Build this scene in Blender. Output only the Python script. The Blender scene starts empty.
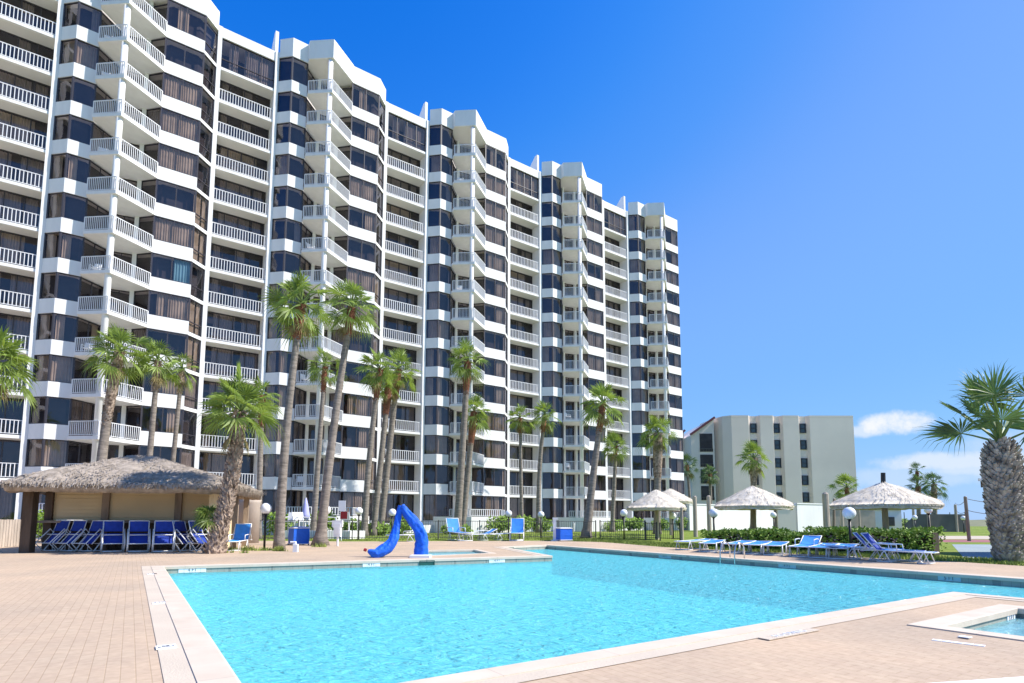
import bpy, bmesh, math, random
from mathutils import Vector, Matrix, noise
from mathutils.geometry import tessellate_polygon
R = math.radians
PI = math.pi
scn = bpy.context.scene
col = scn.collection
rnd = random.Random(7)

# ------------------------------------------------------------------ survey of the place (metres; eye at 0,0,H)
H = 1.2
FOC, TH, CY, ROLL = 572.2, .0958, 464.6, .0025
def ray(x, y):
    X = (x-512)/FOC; Y = (y-CY)/FOC
    cr, sr = math.cos(ROLL), math.sin(ROLL)
    X, Y = cr*X+sr*Y, -sr*X+cr*Y
    c, s = math.cos(TH), math.sin(TH)
    return Vector((X, c+s*Y, s-c*Y))
def G(x, y, z=0.0):
    r = ray(x, y); k = (z-H)/r.z
    return Vector((r.x*k, r.y*k, z))
def W(x, y, d):
    r = ray(x, y); k = d/r.y
    return Vector((r.x*k, d, H+r.z*k))
PHI = -.5857
Bv = Vector((math.cos(PHI), -math.sin(PHI), 0)); Av = Vector((math.sin(PHI), math.cos(PHI), 0))
def ST(s, t, z=0.0): return Bv*s+Av*t+Vector((0, 0, z))

# ------------------------------------------------------------------ materials
def newmat(name):
    m = bpy.data.materials.new(name); m.use_nodes = True
    nt = m.node_tree
    b = nt.nodes['Principled BSDF']
    return m, nt, b
def N(nt, t, **k):
    n = nt.nodes.new(t)
    for a, v in k.items():
        if a in n.inputs: n.inputs[a].default_value = v
        else: setattr(n, a, v)
    return n
def mat(name, c, rough=.6, var=.12, scale=3.0, bump=0.0, bscale=30.0, spec=.4, stretch=(1, 1, 1), c2=None, metal=0, detail=5):
    m, nt, b = newmat(name)
    tc = N(nt, 'ShaderNodeTexCoord'); mp = N(nt, 'ShaderNodeMapping'); mp.inputs['Scale'].default_value = stretch
    nt.links.new(tc.outputs['Object'], mp.inputs[0])
    nz = N(nt, 'ShaderNodeTexNoise'); nz.inputs['Scale'].default_value = scale; nz.inputs['Detail'].default_value = detail
    nt.links.new(mp.outputs[0], nz.inputs['Vector'])
    cr = N(nt, 'ShaderNodeValToRGB')
    cr.color_ramp.elements[0].position = .3; cr.color_ramp.elements[1].position = .7
    a = [max(0, x*(1-var)) for x in c]; d = [min(1, x*(1+var)) for x in (c2 or c)]
    cr.color_ramp.elements[0].color = (*a, 1); cr.color_ramp.elements[1].color = (*d, 1)
    nt.links.new(nz.outputs['Fac'], cr.inputs[0]); nt.links.new(cr.outputs[0], b.inputs['Base Color'])
    b.inputs['Roughness'].default_value = rough; b.inputs['Specular IOR Level'].default_value = spec
    b.inputs['Metallic'].default_value = metal
    if bump:
        n2 = N(nt, 'ShaderNodeTexNoise'); n2.inputs['Scale'].default_value = bscale; n2.inputs['Detail'].default_value = 6
        nt.links.new(mp.outputs[0], n2.inputs['Vector'])
        bp = N(nt, 'ShaderNodeBump'); bp.inputs['Strength'].default_value = bump; bp.inputs['Distance'].default_value = .05
        nt.links.new(n2.outputs['Fac'], bp.inputs['Height']); nt.links.new(bp.outputs[0], b.inputs['Normal'])
    return m
M = {}
M['white'] = mat('white_stucco', (.78, .77, .755), .7, .055, 1.4, .15, 25, .4, (1, 1, .22))
M['soffit'] = mat('soffit_paint', (.74, .72, .69), .8, .05, .5)
M['rail'] = mat('white_railing_paint', (.74, .74, .76), .45, .03, 2)
M['frame'] = mat('dark_bronze_frame', (.05, .045, .055), .4, .1, 2)
M['core'] = mat('dim_interior', (.05, .045, .05), .9, .4, .8)  # darkness of unlit rooms and recesses put into the colour
M['curtain'] = mat('beige_curtain', (.58, .475, .36), .9, .25, 1.2)
M['curtain_grey'] = mat('grey_curtain', (.30, .26, .24), .9, .2, 1.2)
M['curtain_blue'] = mat('blue_curtain', (.20, .42, .52), .9, .15, 1.2)
M['plaster'] = mat('pool_plaster', (.60, .90, .94), .6, .05, .5)
M['cap'] = mat('cream_coping', (.76, .68, .60), .7, .06, 1.5, .2, 60)
M['band'] = mat('cream_concrete_band', (.60, .50, .385), .75, .07, 1.2, .2, 60)
M['curb'] = mat('white_painted_curb', (.85, .84, .82), .6, .03, 1)
M['tile_lit'] = None
M['concrete'] = mat('tan_concrete', (.45, .38, .32), .85, .12, 1.5, .3)
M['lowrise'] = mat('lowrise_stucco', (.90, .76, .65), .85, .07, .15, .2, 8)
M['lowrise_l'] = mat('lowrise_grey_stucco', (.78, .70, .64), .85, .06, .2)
M['redtrim'] = mat('maroon_trim', (.17, .05, .065), .7)
M['winglass'] = mat('dull_window_glass', (.05, .07, .08), .15, .3, .5, spec=.6)
M['thatch'] = mat('grey_straw_thatch', (.37, .31, .25), .95, .28, 5, .5, 45, .1, (1, 1, 1))
M['thatch_pale'] = mat('bleached_straw_thatch', (.69, .62, .51), .95, .24, 5, .4, 40, .1)
M['wood'] = mat('weathered_wood', (.30, .23, .17), .85, .3, 5, .4, 30, .2, (1, 1, .15))
M['woodpale'] = mat('sun_bleached_wood', (.46, .38, .31), .85, .2, 5, .4, 30, .2, (1, 1, .15))
M['wooddark'] = mat('dark_brown_wood', (.11, .075, .05), .8, .3, 5, .3, 30, .2, (1, 1, .2))
M['shutter'] = mat('tan_shutter', (.72, .575, .35), .7, .06, .8)
M['blue'] = mat('blue_sling_fabric', (.05, .27, .72), .7, .12, 6, .2, 60)
M['navy'] = mat('navy_sling_fabric', (.015, .045, .30), .7, .2, 6, .2, 60)
M['tarp'] = mat('blue_vinyl_cover', (.012, .12, .66), .6, .25, 4, .8, 9, .3)
M['bluebin'] = mat('blue_canvas_bin', (.012, .12, .62), .5, .1, 3, .2, 10)
M['metalwhite'] = mat('white_tube', (.80, .79, .77), .35, .03, 3)
M['black'] = mat('black_metal', (.02, .02, .022), .45, .2, 3)
M['bronze'] = mat('bronze_fence_paint', (.12, .11, .10), .5, .2, 3)
M['steel'] = mat('stainless_rail', (.6, .6, .6), .25, .05, 3, metal=1)
M['globe'] = mat('white_globe', (.85, .85, .86), .25, .02, 2, spec=.5)
M['trunk'] = mat('grey_palm_bark', (.27, .23, .195), .9, .32, 2.5, .9, 10, .1, (1, 1, 5))
M['boot'] = mat('brown_leaf_base', (.17, .115, .08), .9, .45, 5, .5, 20, .1, c2=(.36, .28, .22))
M['bootgrey'] = mat('grey_leaf_base', (.23, .19, .16), .9, .45, 5, .5, 25, .1, c2=(.42, .36, .30))
M['redboot'] = mat('rust_leaf_base', (.25, .11, .07), .9, .35, 6, .5, 20, .1)
M['leaf'] = mat('palm_leaf', (.08, .145, .03), .5, .4, 1.3, c2=(.24, .32, .07), spec=.35)
M['leafdark'] = mat('dark_palm_leaf', (.07, .125, .045), .5, .35, 1.3, c2=(.16, .24, .08), spec=.35)
M['leafdry'] = mat('dry_palm_leaf', (.27, .22, .10), .9, .3, 3, spec=.1)
M['stem'] = mat('palm_stem', (.16, .22, .06), .5, .2, 3)
M['hedge'] = mat('hedge_leaf', (.09, .17, .025), .6, .4, 4, c2=(.24, .36, .055), spec=.3)
M['hedgein'] = mat('hedge_twig', (.045, .035, .022), .95, .4, 5)
M['flower'] = mat('violet_leaf', (.17, .11, .16), .7, .4, 6)
M['grassblade'] = mat('grass_blade', (.13, .19, .035), .7, .35, 2, c2=(.26, .30, .07), spec=.2)
M['dry'] = mat('dune_scrub', (.19, .19, .10), .95, .3, .3)
M['signwhite'] = mat('white_sign', (.85, .85, .85), .5, .02, 1)
M['signred'] = mat('dark_red_sign', (.28, .02, .02), .5, .1, 3)
M['tealtile'] = mat('teal_marker_tile', (.42, .55, .54), .5, .05, 3)
M['ink'] = mat('black_lettering', (.12, .13, .14), .6, .05, 3)
M['lav'] = mat('lavender_canvas', (.42, .42, .75), .7, .05, 3)
M['greenflap'] = mat('dark_green_skimmer', (.02, .09, .07), .4, .2, 4)
M['court'] = mat('court_surface', (.28, .33, .34), .85, .06, .5)
M['redpath'] = mat('maroon_path', (.32, .12, .12), .85, .1, .5)
M['sand'] = mat('sand_path', (.50, .42, .33), .95, .1, .5)
M['screen'] = mat('brown_windscreen', (.14, .13, .12), .9, .15, 1)
M['asphalt'] = mat('pale_road', (.35, .34, .32), .9, .1, .5)

def leaf_translucent(m, f=.3, c=(.25, .40, .05)):
    nt = m.node_tree; b = nt.nodes['Principled BSDF']; out = nt.nodes['Material Output']
    t = N(nt, 'ShaderNodeBsdfTranslucent'); t.inputs[0].default_value = (*c, 1)
    mx = N(nt, 'ShaderNodeMixShader'); mx.inputs[0].default_value = f
    nt.links.new(b.outputs[0], mx.inputs[1]); nt.links.new(t.outputs[0], mx.inputs[2]); nt.links.new(mx.outputs[0], out.inputs[0])
leaf_translucent(M['leaf'], .35, (.34, .46, .06)); leaf_translucent(M['hedge'], .2, (.20, .34, .03)); leaf_translucent(M['leafdark'], .2, (.14, .24, .05))
leaf_translucent(M['curtain'], .25, (.5, .4, .3))

def schlick(nt, f0, normal=None):
    g = N(nt, 'ShaderNodeNewGeometry'); d = N(nt, 'ShaderNodeVectorMath', operation='DOT_PRODUCT')
    nt.links.new(g.outputs['Incoming'], d.inputs[0]); nt.links.new(normal or g.outputs['Normal'], d.inputs[1])
    a = N(nt, 'ShaderNodeMath', operation='ABSOLUTE'); nt.links.new(d.outputs['Value'], a.inputs[0])
    b = N(nt, 'ShaderNodeMath', operation='SUBTRACT'); b.inputs[0].default_value = 1; nt.links.new(a.outputs[0], b.inputs[1]); b.use_clamp = True
    c = N(nt, 'ShaderNodeMath', operation='POWER'); nt.links.new(b.outputs[0], c.inputs[0]); c.inputs[1].default_value = 5
    e = N(nt, 'ShaderNodeMath', operation='MULTIPLY_ADD'); nt.links.new(c.outputs[0], e.inputs[0]); e.inputs[1].default_value = 1-f0; e.inputs[2].default_value = f0
    return e
def glass_mat(name, tint, refl, col_=(.9, .92, 1)):
    m = bpy.data.materials.new(name); m.use_nodes = True; nt = m.node_tree
    nt.nodes.remove(nt.nodes['Principled BSDF']); out = nt.nodes['Material Output']
    tr = N(nt, 'ShaderNodeBsdfTransparent'); tr.inputs[0].default_value = (*tint, 1)
    gl = N(nt, 'ShaderNodeBsdfGlossy'); gl.inputs['Roughness'].default_value = .03; gl.inputs['Color'].default_value = (*col_, 1)
    fr = schlick(nt, .06)
    mu = N(nt, 'ShaderNodeMath', operation='MULTIPLY_ADD'); mu.inputs[1].default_value = refl; mu.inputs[2].default_value = .02; mu.use_clamp = True
    nt.links.new(fr.outputs[0], mu.inputs[0])
    # slight warp of each sheet of glass
    tc = N(nt, 'ShaderNodeTexCoord'); nz = N(nt, 'ShaderNodeTexNoise'); nz.inputs['Scale'].default_value = .7
    nt.links.new(tc.outputs['Object'], nz.inputs['Vector'])
    bp = N(nt, 'ShaderNodeBump'); bp.inputs['Strength'].default_value = .15; bp.inputs['Distance'].default_value = .1
    nt.links.new(nz.outputs['Fac'], bp.inputs['Height']); nt.links.new(bp.outputs[0], gl.inputs['Normal'])
    mx = N(nt, 'ShaderNodeMixShader'); nt.links.new(mu.outputs[0], mx.inputs[0]); nt.links.new(tr.outputs[0], mx.inputs[1]); nt.links.new(gl.outputs[0], mx.inputs[2])
    nt.links.new(mx.outputs[0], out.inputs[0]); return m
M['glass'] = glass_mat('tinted_glass', (.72, .68, .68), 1.1, (.80, .78, .86))

def brick_mat():
    m, nt, b = newmat('pink_brick_paving')
    tc = N(nt, 'ShaderNodeTexCoord'); mp = N(nt, 'ShaderNodeMapping'); mp.inputs['Rotation'].default_value = (0, 0, PHI+PI/2)
    nt.links.new(tc.outputs['Object'], mp.inputs[0])
    br = N(nt, 'ShaderNodeTexBrick'); br.inputs['Scale'].default_value = 1; br.inputs['Brick Width'].default_value = .2; br.inputs['Row Height'].default_value = .1
    br.inputs['Mortar Size'].default_value = .004; br.inputs['Mortar Smooth'].default_value = .3
    br.inputs['Color1'].default_value = (.525, .395, .285, 1); br.inputs['Color2'].default_value = (.555, .425, .305, 1); br.inputs['Mortar'].default_value = (.455, .335, .225, 1)
    nt.links.new(mp.outputs[0], br.inputs['Vector'])
    nz = N(nt, 'ShaderNodeTexNoise'); nz.inputs['Scale'].default_value = .55; nz.inputs['Detail'].default_value = 7
    nt.links.new(tc.outputs['Object'], nz.inputs['Vector'])
    rp = N(nt, 'ShaderNodeValToRGB'); rp.color_ramp.elements[0].position = .3; rp.color_ramp.elements[0].color = (.86, .87, .88, 1); rp.color_ramp.elements[1].position = .7; rp.color_ramp.elements[1].color = (1.08, 1.05, 1.0, 1)
    nt.links.new(nz.outputs['Fac'], rp.inputs[0])
    mx = N(nt, 'ShaderNodeMix', data_type='RGBA', blend_type='MULTIPLY'); mx.inputs[0].default_value = 1
    nt.links.new(br.outputs['Color'], mx.inputs[6]); nt.links.new(rp.outputs[0], mx.inputs[7])
    n2 = N(nt, 'ShaderNodeTexNoise'); n2.inputs['Scale'].default_value = 12; n2.inputs['Detail'].default_value = 4
    nt.links.new(tc.outputs['Object'], n2.inputs['Vector'])
    r2 = N(nt, 'ShaderNodeValToRGB'); r2.color_ramp.elements[0].position = .25; r2.color_ramp.elements[0].color = (.88, .87, .86, 1); r2.color_ramp.elements[1].position = .75; r2.color_ramp.elements[1].color = (1.06, 1.06, 1.06, 1)
    nt.links.new(n2.outputs['Fac'], r2.inputs[0])
    m2 = N(nt, 'ShaderNodeMix', data_type='RGBA', blend_type='MULTIPLY'); m2.inputs[0].default_value = 1
    nt.links.new(mx.outputs[2], m2.inputs[6]); nt.links.new(r2.outputs[0], m2.inputs[7])
    nt.links.new(m2.outputs[2], b.inputs['Base Color']); b.inputs['Roughness'].default_value = .85; b.inputs['Specular IOR Level'].default_value = .2
    bp = N(nt, 'ShaderNodeBump'); bp.inputs['Strength'].default_value = .4; bp.inputs['Distance'].default_value = .006; bp.invert = True
    nt.links.new(br.outputs['Fac'], bp.inputs['Height']); nt.links.new(bp.outputs[0], b.inputs['Normal'])
    return m
M['brick'] = brick_mat()
def slab_joints(name, c, step, rot, mortar=(.45, .38, .32)):
    m, nt, b = newmat(name)
    tc = N(nt, 'ShaderNodeTexCoord'); mp = N(nt, 'ShaderNodeMapping'); mp.inputs['Rotation'].default_value = (0, 0, rot)
    nt.links.new(tc.outputs['Object'], mp.inputs[0])
    br = N(nt, 'ShaderNodeTexBrick'); br.inputs['Scale'].default_value = 1; br.inputs['Brick Width'].default_value = step; br.inputs['Row Height'].default_value = step
    br.offset = 0; br.inputs['Mortar Size'].default_value = .004
    br.inputs['Color1'].default_value = (*c, 1); br.inputs['Color2'].default_value = (*[x*.96 for x in c], 1); br.inputs['Mortar'].default_value = (*mortar, 1)
    nt.links.new(mp.outputs[0], br.inputs['Vector'])
    nz = N(nt, 'ShaderNodeTexNoise'); nz.inputs['Scale'].default_value = 3; nz.inputs['Detail'].default_value = 7; nt.links.new(tc.outputs['Object'], nz.inputs['Vector'])
    rp = N(nt, 'ShaderNodeValToRGB'); rp.color_ramp.elements[0].position = .3; rp.color_ramp.elements[0].color = (.9, .89, .87, 1); rp.color_ramp.elements[1].position = .7; rp.color_ramp.elements[1].color = (1.03, 1.03, 1.03, 1)
    nt.links.new(nz.outputs['Fac'], rp.inputs[0])
    mx = N(nt, 'ShaderNodeMix', data_type='RGBA', blend_type='MULTIPLY'); mx.inputs[0].default_value = 1
    nt.links.new(br.outputs['Color'], mx.inputs[6]); nt.links.new(rp.outputs[0], mx.inputs[7]); nt.links.new(mx.outputs[2], b.inputs['Base Color'])
    b.inputs['Roughness'].default_value = .75; b.inputs['Specular IOR Level'].default_value = .25
    return m
M['coping'] = slab_joints('cream_coping_slabs', (.66, .55, .435), 1.22, PHI)
M['walltile'] = slab_joints('pale_waterline_tile', (.37, .37, .31), .15, PHI, (.25, .25, .22))

def grass_mat():
    m, nt, b = newmat('mown_lawn')
    tc = N(nt, 'ShaderNodeTexCoord')
    nz = N(nt, 'ShaderNodeTexNoise'); nz.inputs['Scale'].default_value = .25; nz.inputs['Detail'].default_value = 8; nz.inputs['Roughness'].default_value = .7
    nt.links.new(tc.outputs['Object'], nz.inputs['Vector'])
    rp = N(nt, 'ShaderNodeValToRGB'); e = rp.color_ramp.elements
    e[0].position = .3; e[0].color = (.12, .175, .028, 1); e[1].position = .72; e[1].color = (.29, .30, .08, 1)
    k = e.new(.5); k.color = (.19, .255, .045, 1)
    nt.links.new(nz.outputs['Fac'], rp.inputs[0]); nt.links.new(rp.outputs[0], b.inputs['Base Color'])
    b.inputs['Roughness'].default_value = .9; b.inputs['Specular IOR Level'].default_value = .1
    n2 = N(nt, 'ShaderNodeTexNoise'); n2.inputs['Scale'].default_value = 18; n2.inputs['Detail'].default_value = 5; nt.links.new(tc.outputs['Object'], n2.inputs['Vector'])
    bp = N(nt, 'ShaderNodeBump'); bp.inputs['Strength'].default_value = .7; bp.inputs['Distance'].default_value = .05
    nt.links.new(n2.outputs['Fac'], bp.inputs['Height']); nt.links.new(bp.outputs[0], b.inputs['Normal'])
    return m
M['grass'] = grass_mat()

def water_mat(name, c, tcol, dif=.5, sc=1.0):
    m = bpy.data.materials.new(name); m.use_nodes = True; nt = m.node_tree
    nt.nodes.remove(nt.nodes['Principled BSDF']); out = nt.nodes['Material Output']
    tc = N(nt, 'ShaderNodeTexCoord'); mp = N(nt, 'ShaderNodeMapping'); mp.inputs['Scale'].default_value = (.8, 1.7, 1); mp.inputs['Rotation'].default_value = (0, 0, .12)
    nt.links.new(tc.outputs['Object'], mp.inputs[0])
    n1 = N(nt, 'ShaderNodeTexNoise'); n1.inputs['Scale'].default_value = 4.2*sc; n1.inputs['Detail'].default_value = 4; n1.inputs['Distortion'].default_value = 1.0
    nt.links.new(mp.outputs[0], n1.inputs['Vector'])
    n2 = N(nt, 'ShaderNodeTexNoise'); n2.inputs['Scale'].default_value = 15*sc; n2.inputs['Detail'].default_value = 3; n2.inputs['Distortion'].default_value = 1.2
    nt.links.new(mp.outputs[0], n2.inputs['Vector'])
    ad = N(nt, 'ShaderNodeMath', operation='MULTIPLY_ADD'); ad.inputs[1].default_value = .3; nt.links.new(n2.outputs['Fac'], ad.inputs[0]); nt.links.new(n1.outputs['Fac'], ad.inputs[2])
    bp = N(nt, 'ShaderNodeBump'); bp.inputs['Strength'].default_value = 1.0; bp.inputs['Distance'].default_value = .18
    nt.links.new(ad.outputs[0], bp.inputs['Height'])
    d = N(nt, 'ShaderNodeBsdfDiffuse'); d.inputs[0].default_value = (*c, 1); nt.links.new(bp.outputs[0], d.inputs['Normal'])
    tr = N(nt, 'ShaderNodeBsdfTransparent'); tr.inputs[0].default_value = (*tcol, 1)
    m1 = N(nt, 'ShaderNodeMixShader'); m1.inputs[0].default_value = 1-dif
    nt.links.new(d.outputs[0], m1.inputs[1]); nt.links.new(tr.outputs[0], m1.inputs[2])
    gl = N(nt, 'ShaderNodeBsdfGlossy'); gl.inputs['Roughness'].default_value = .08; nt.links.new(bp.outputs[0], gl.inputs['Normal'])
    fr = schlick(nt, .02, bp.outputs[0])
    mu = N(nt, 'ShaderNodeMath', operation='MULTIPLY'); mu.inputs[1].default_value = 1.0; nt.links.new(fr.outputs[0], mu.inputs[0])
    m2 = N(nt, 'ShaderNodeMixShader'); nt.links.new(mu.outputs[0], m2.inputs[0]); nt.links.new(m1.outputs[0], m2.inputs[1]); nt.links.new(gl.outputs[0], m2.inputs[2])
    nt.links.new(m2.outputs[0], out.inputs[0]); return m
M['water'] = water_mat('pool_water', (.22, .80, .86), (.42, .94, .96), .58)
M['waterpale'] = water_mat('shallow_water', (.42, .82, .86), (.85, .98, .99), .55, 1.3)

# ------------------------------------------------------------------ mesh helpers
class MB:
    def __init__(s): s.v = []; s.f = []; s.mi = []; s.cur = 0
    def add(s, vs, fs):
        o = len(s.v); s.v += [tuple(v) for v in vs]; s.f += [[i+o for i in f] for f in fs]; s.mi += [s.cur]*len(fs)
    def box(s, c, d, rz=0.0, rot=None):
        x, y, z = [k/2 for k in d]; rm = rot if rot is not None else Matrix.Rotation(rz, 3, 'Z')
        vs = [rm @ Vector((a*x, b*y, e*z))+Vector(c) for a in (-1, 1) for b in (-1, 1) for e in (-1, 1)]
        s.add(vs, [(0, 1, 3, 2), (4, 6, 7, 5), (0, 4, 5, 1), (2, 3, 7, 6), (0, 2, 6, 4), (1, 5, 7, 3)])
    def bar(s, p, q, w, h):           # box beam from p to q, width w (sideways), height h
        p, q = Vector(p), Vector(q); d = q-p; L = d.length
        if L < 1e-6: return
        x = d/L; up = Vector((0, 0, 1)) if abs(x.z) < .99 else Vector((1, 0, 0))
        y = up.cross(x).normalized(); z = x.cross(y)
        s.box((p+q)/2, (L, w, h), rot=Matrix((x, y, z)).transposed())
    def tube(s, pts, r, n=8, cap=True):
        pts = [Vector(p) for p in pts]; m = len(pts)
        rs = r if hasattr(r, '__len__') else [r]*m
        o = []; 
        prev = None
        for i, p in enumerate(pts):
            d = (pts[min(i+1, m-1)]-pts[max(i-1, 0)]).normalized()
            if prev is None: u = d.orthogonal().normalized()
            else:
                u = prev-d*prev.dot(d)
                u = u.normalized() if u.length > 1e-6 else d.orthogonal().normalized()
            prev = u; w = d.cross(u)
            o += [p+(u*math.cos(2*PI*k/n)+w*math.sin(2*PI*k/n))*rs[i] for k in range(n)]
        fs = [(i*n+k, i*n+(k+1) % n, (i+1)*n+(k+1) % n, (i+1)*n+k) for i in range(m-1) for k in range(n)]
        if cap: fs += [tuple(range(n))[::-1], tuple((m-1)*n+k for k in range(n))]
        s.add(o, fs)
    def prism(s, poly, z0, z1):       # poly: xy list
        n = len(poly)
        tri = tessellate_polygon([[Vector((p[0], p[1], 0)) for p in poly]])
        s.add([(p[0], p[1], z0) for p in poly]+[(p[0], p[1], z1) for p in poly],
              [(i, (i+1) % n, n+(i+1) % n, n+i) for i in range(n)]+[(n+a, n+b, n+c) for a, b, c in tri]+[(c, b, a) for a, b, c in tri])
    def wallrun(s, pts, th, z0, z1):  # polyline wall; thickness th on the inner (left-normal) side
        n = len(pts); P = [Vector((p[0], p[1])) for p in pts]; inn = []
        for i, p in enumerate(P):
            ns = []
            if i > 0: d = (P[i]-P[i-1]).normalized(); ns.append(Vector((-d.y, d.x)))
            if i < n-1: d = (P[i+1]-P[i]).normalized(); ns.append(Vector((-d.y, d.x)))
            m_ = sum(ns, Vector((0, 0)))
            m_ = m_.normalized(); k = th/max(.4, m_.dot(ns[0])); inn.append(p+m_*k)
        for i in range(n-1):
            a, b, c, d = P[i], P[i+1], inn[i+1], inn[i]
            s.add([(*a, z0), (*b, z0), (*c, z0), (*d, z0), (*a, z1), (*b, z1), (*c, z1), (*d, z1)],
                  [(0, 1, 5, 4), (2, 3, 7, 6), (4, 5, 6, 7), (3, 2, 1, 0)]+([(3, 0, 4, 7)] if i == 0 else [])+([(1, 2, 6, 5)] if i == n-2 else []))
        return inn
    def mesh(s, name, mats, smooth=False):
        me = bpy.data.meshes.new(name); me.from_pydata(s.v, [], s.f)
        for m in (mats if isinstance(mats, (list, tuple)) else [mats]): me.materials.append(m)
        for p, i in zip(me.polygons, s.mi): p.material_index = i
        if smooth: me.polygons.foreach_set('use_smooth', [True]*len(me.polygons))
        me.update(); return me
    def build(s, name, mats, parent=None, smooth=False, loc=None, rz=0):
        return link(name, s.mesh(name, mats, smooth), parent, loc, rz)
def link(name, me, parent=None, loc=None, rz=0):
    o = bpy.data.objects.new(name, me); col.objects.link(o)
    if parent: o.parent = parent
    if loc is not None: o.location = loc
    o.rotation_euler = (0, 0, rz); return o
def tag(o, label=None, cat=None, group=None, kind=None):
    if label: o['label'] = label
    if cat: o['category'] = cat
    if group: o['group'] = group
    if kind: o['kind'] = kind
    return o
def empty(name, loc, rz=0, label=None, cat=None, group=None):
    o = bpy.data.objects.new(name, None); col.objects.link(o); o.location = loc; o.rotation_euler = (0, 0, rz); o.empty_display_size = .2
    return tag(o, label, cat, group)
def copy_tree(o, parent=None):
    c = o.copy(); col.objects.link(c); c.parent = parent
    for ch in o.children: copy_tree(ch, c)
    return c
def sphere(c, r, n=20, m=12, sz=1):
    b = MB(); vs = []; fs = []
    for i in range(m+1):
        for k in range(n):
            a = PI*i/m; t = 2*PI*k/n
            vs.append((c[0]+r*math.sin(a)*math.cos(t), c[1]+r*math.sin(a)*math.sin(t), c[2]+r*sz*math.cos(a)))
    for i in range(m):
        for k in range(n): fs.append((i*n+k, i*n+(k+1) % n, (i+1)*n+(k+1) % n, (i+1)*n+k))
    b.add(vs, fs); return b
def xy(p): return (p[0], p[1])

# ------------------------------------------------------------------ ground, deck, pools
pool = [ST(.72, 4.04), ST(11.58, 4.04), ST(11.58, -9), ST(15.42, -9), ST(15.42, 4), G(700, 556.3), G(547, 545.3), G(504, 547.2), G(552, 556), G(358, 561.5), G(163, 567)]
spa = [ST(7.75, -.4), ST(10.2, -.4), ST(10.2, 2.84), ST(7.75, 2.84)]
wade = [G(420, 556.2), G(490, 553.4), G(474, 549.9), G(424, 550.8)]
deck = [G(236, 540.5), Vector((-24, 40, 0)), Vector((-50, 22, 0)), Vector((-30, -14, 0)), Vector((26, -14, 0)), G(1024, 566)+Vector((8, -5, 0)), G(1024, 566), G(960, 562), G(840, 556.5), G(760, 552), G(665, 547.2), G(602, 542), G(540, 540.7), G(345, 541.5)]
def sheet(name, outer, holes, z, m, parent=None):
    polys = [[Vector((p.x, p.y, 0)) for p in outer]]+[[Vector((p.x, p.y, 0)) for p in h] for h in holes]
    tri = tessellate_polygon(polys); flat = [p for q in polys for p in q]
    b = MB(); b.add([(p.x, p.y, z) for p in flat], [t if (flat[t[1]]-flat[t[0]]).cross(flat[t[2]]-flat[t[0]]).z > 0 else t[::-1] for t in tri])
    return b.build(name, m, parent)
big = [Vector((-900, -300, 0)), Vector((1500, -300, 0)), Vector((1500, 2500, 0)), Vector((-900, 2500, 0))]
tag(sheet('lawn', big, [deck], -.012, M['grass']), kind='structure')
tag(sheet('pool_deck', deck, [pool, spa, wade], 0, M['brick']), kind='structure')
def offset(poly, d):
    n = len(poly); out = []
    area = sum(poly[i].x*poly[(i+1) % n].y-poly[(i+1) % n].x*poly[i].y for i in range(n)); sg = 1 if area > 0 else -1
    for i in range(n):
        a, b, c = poly[i-1], poly[i], poly[(i+1) % n]
        d1 = (b-a).normalized(); d2 = (c-b).normalized()
        n1 = Vector((d1.y, -d1.x, 0))*sg; n2 = Vector((d2.y, -d2.x, 0))*sg
        m_ = (n1+n2); m_ = m_.normalized() if m_.length > .05 else n1
        k = d/max(.35, m_.dot(n1)); out.append(b+m_*k)
    return out
def ring(b, pa, za, pb, zb):
    n = len(pa); b.add([(p.x, p.y, za) for p in pa]+[(p.x, p.y, zb) for p in pb], [(i, (i+1) % n, n+(i+1) % n, n+i) for i in range(n)])
def basin(nm, poly, wl, depth, cop, band, wm, fm):
    b = MB(); ring(b, poly, 0, poly, -wl-.06); tag(b.build(nm+'_tile_band', M['walltile']), kind='structure')
    b = MB(); ring(b, poly, -wl-.06, poly, -depth); tag(b.build(nm+'_wall', M['plaster']), kind='structure')
    tag(sheet(nm+'_floor', poly, [], -depth, fm), kind='structure')
    tag(sheet(nm+'_water', poly, [], -wl, wm), kind='structure')
    b = MB(); inn = offset(poly, -.02); out = offset(poly, cop)
    ring(b, inn, -.06, inn, .006); ring(b, inn, .006, offset(poly, .0), .014); ring(b, offset(poly, 0), .014, out, .014); ring(b, out, .014, out, -.002)
    tag(b.build(nm+'_coping', M['coping']), kind='structure')
    if band:
        b = MB(); o2 = offset(poly, cop+band); ring(b, out, .0, out, .006); ring(b, out, .006, o2, .006); tag(b.build(nm+'_border', M['band']), kind='structure')
basin('pool', pool, .17, 1.15, .25, .2, M['water'], M['plaster'])
basin('spa', spa, .12, .75, .25, .0, M['waterpale'], M['plaster'])
basin('wading_pool', wade, .07, .4, .2, 0, M['waterpale'], M['plaster'])
# white kerb at the near right corner
k0, k1 = G(914, 684, .05), G(1030, 676, .05); dk = (k1-k0).normalized(); pk = Vector((dk.y, -dk.x, 0))
b = MB(); q = [k0-dk*3.2, k1+dk*4, k1+dk*4+pk*1.2, k0-dk*3.2+pk*1.2]; b.prism([xy(p) for p in q], -.01, .05)
tag(b.build('white_kerb', M['curb']), kind='structure')
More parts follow.
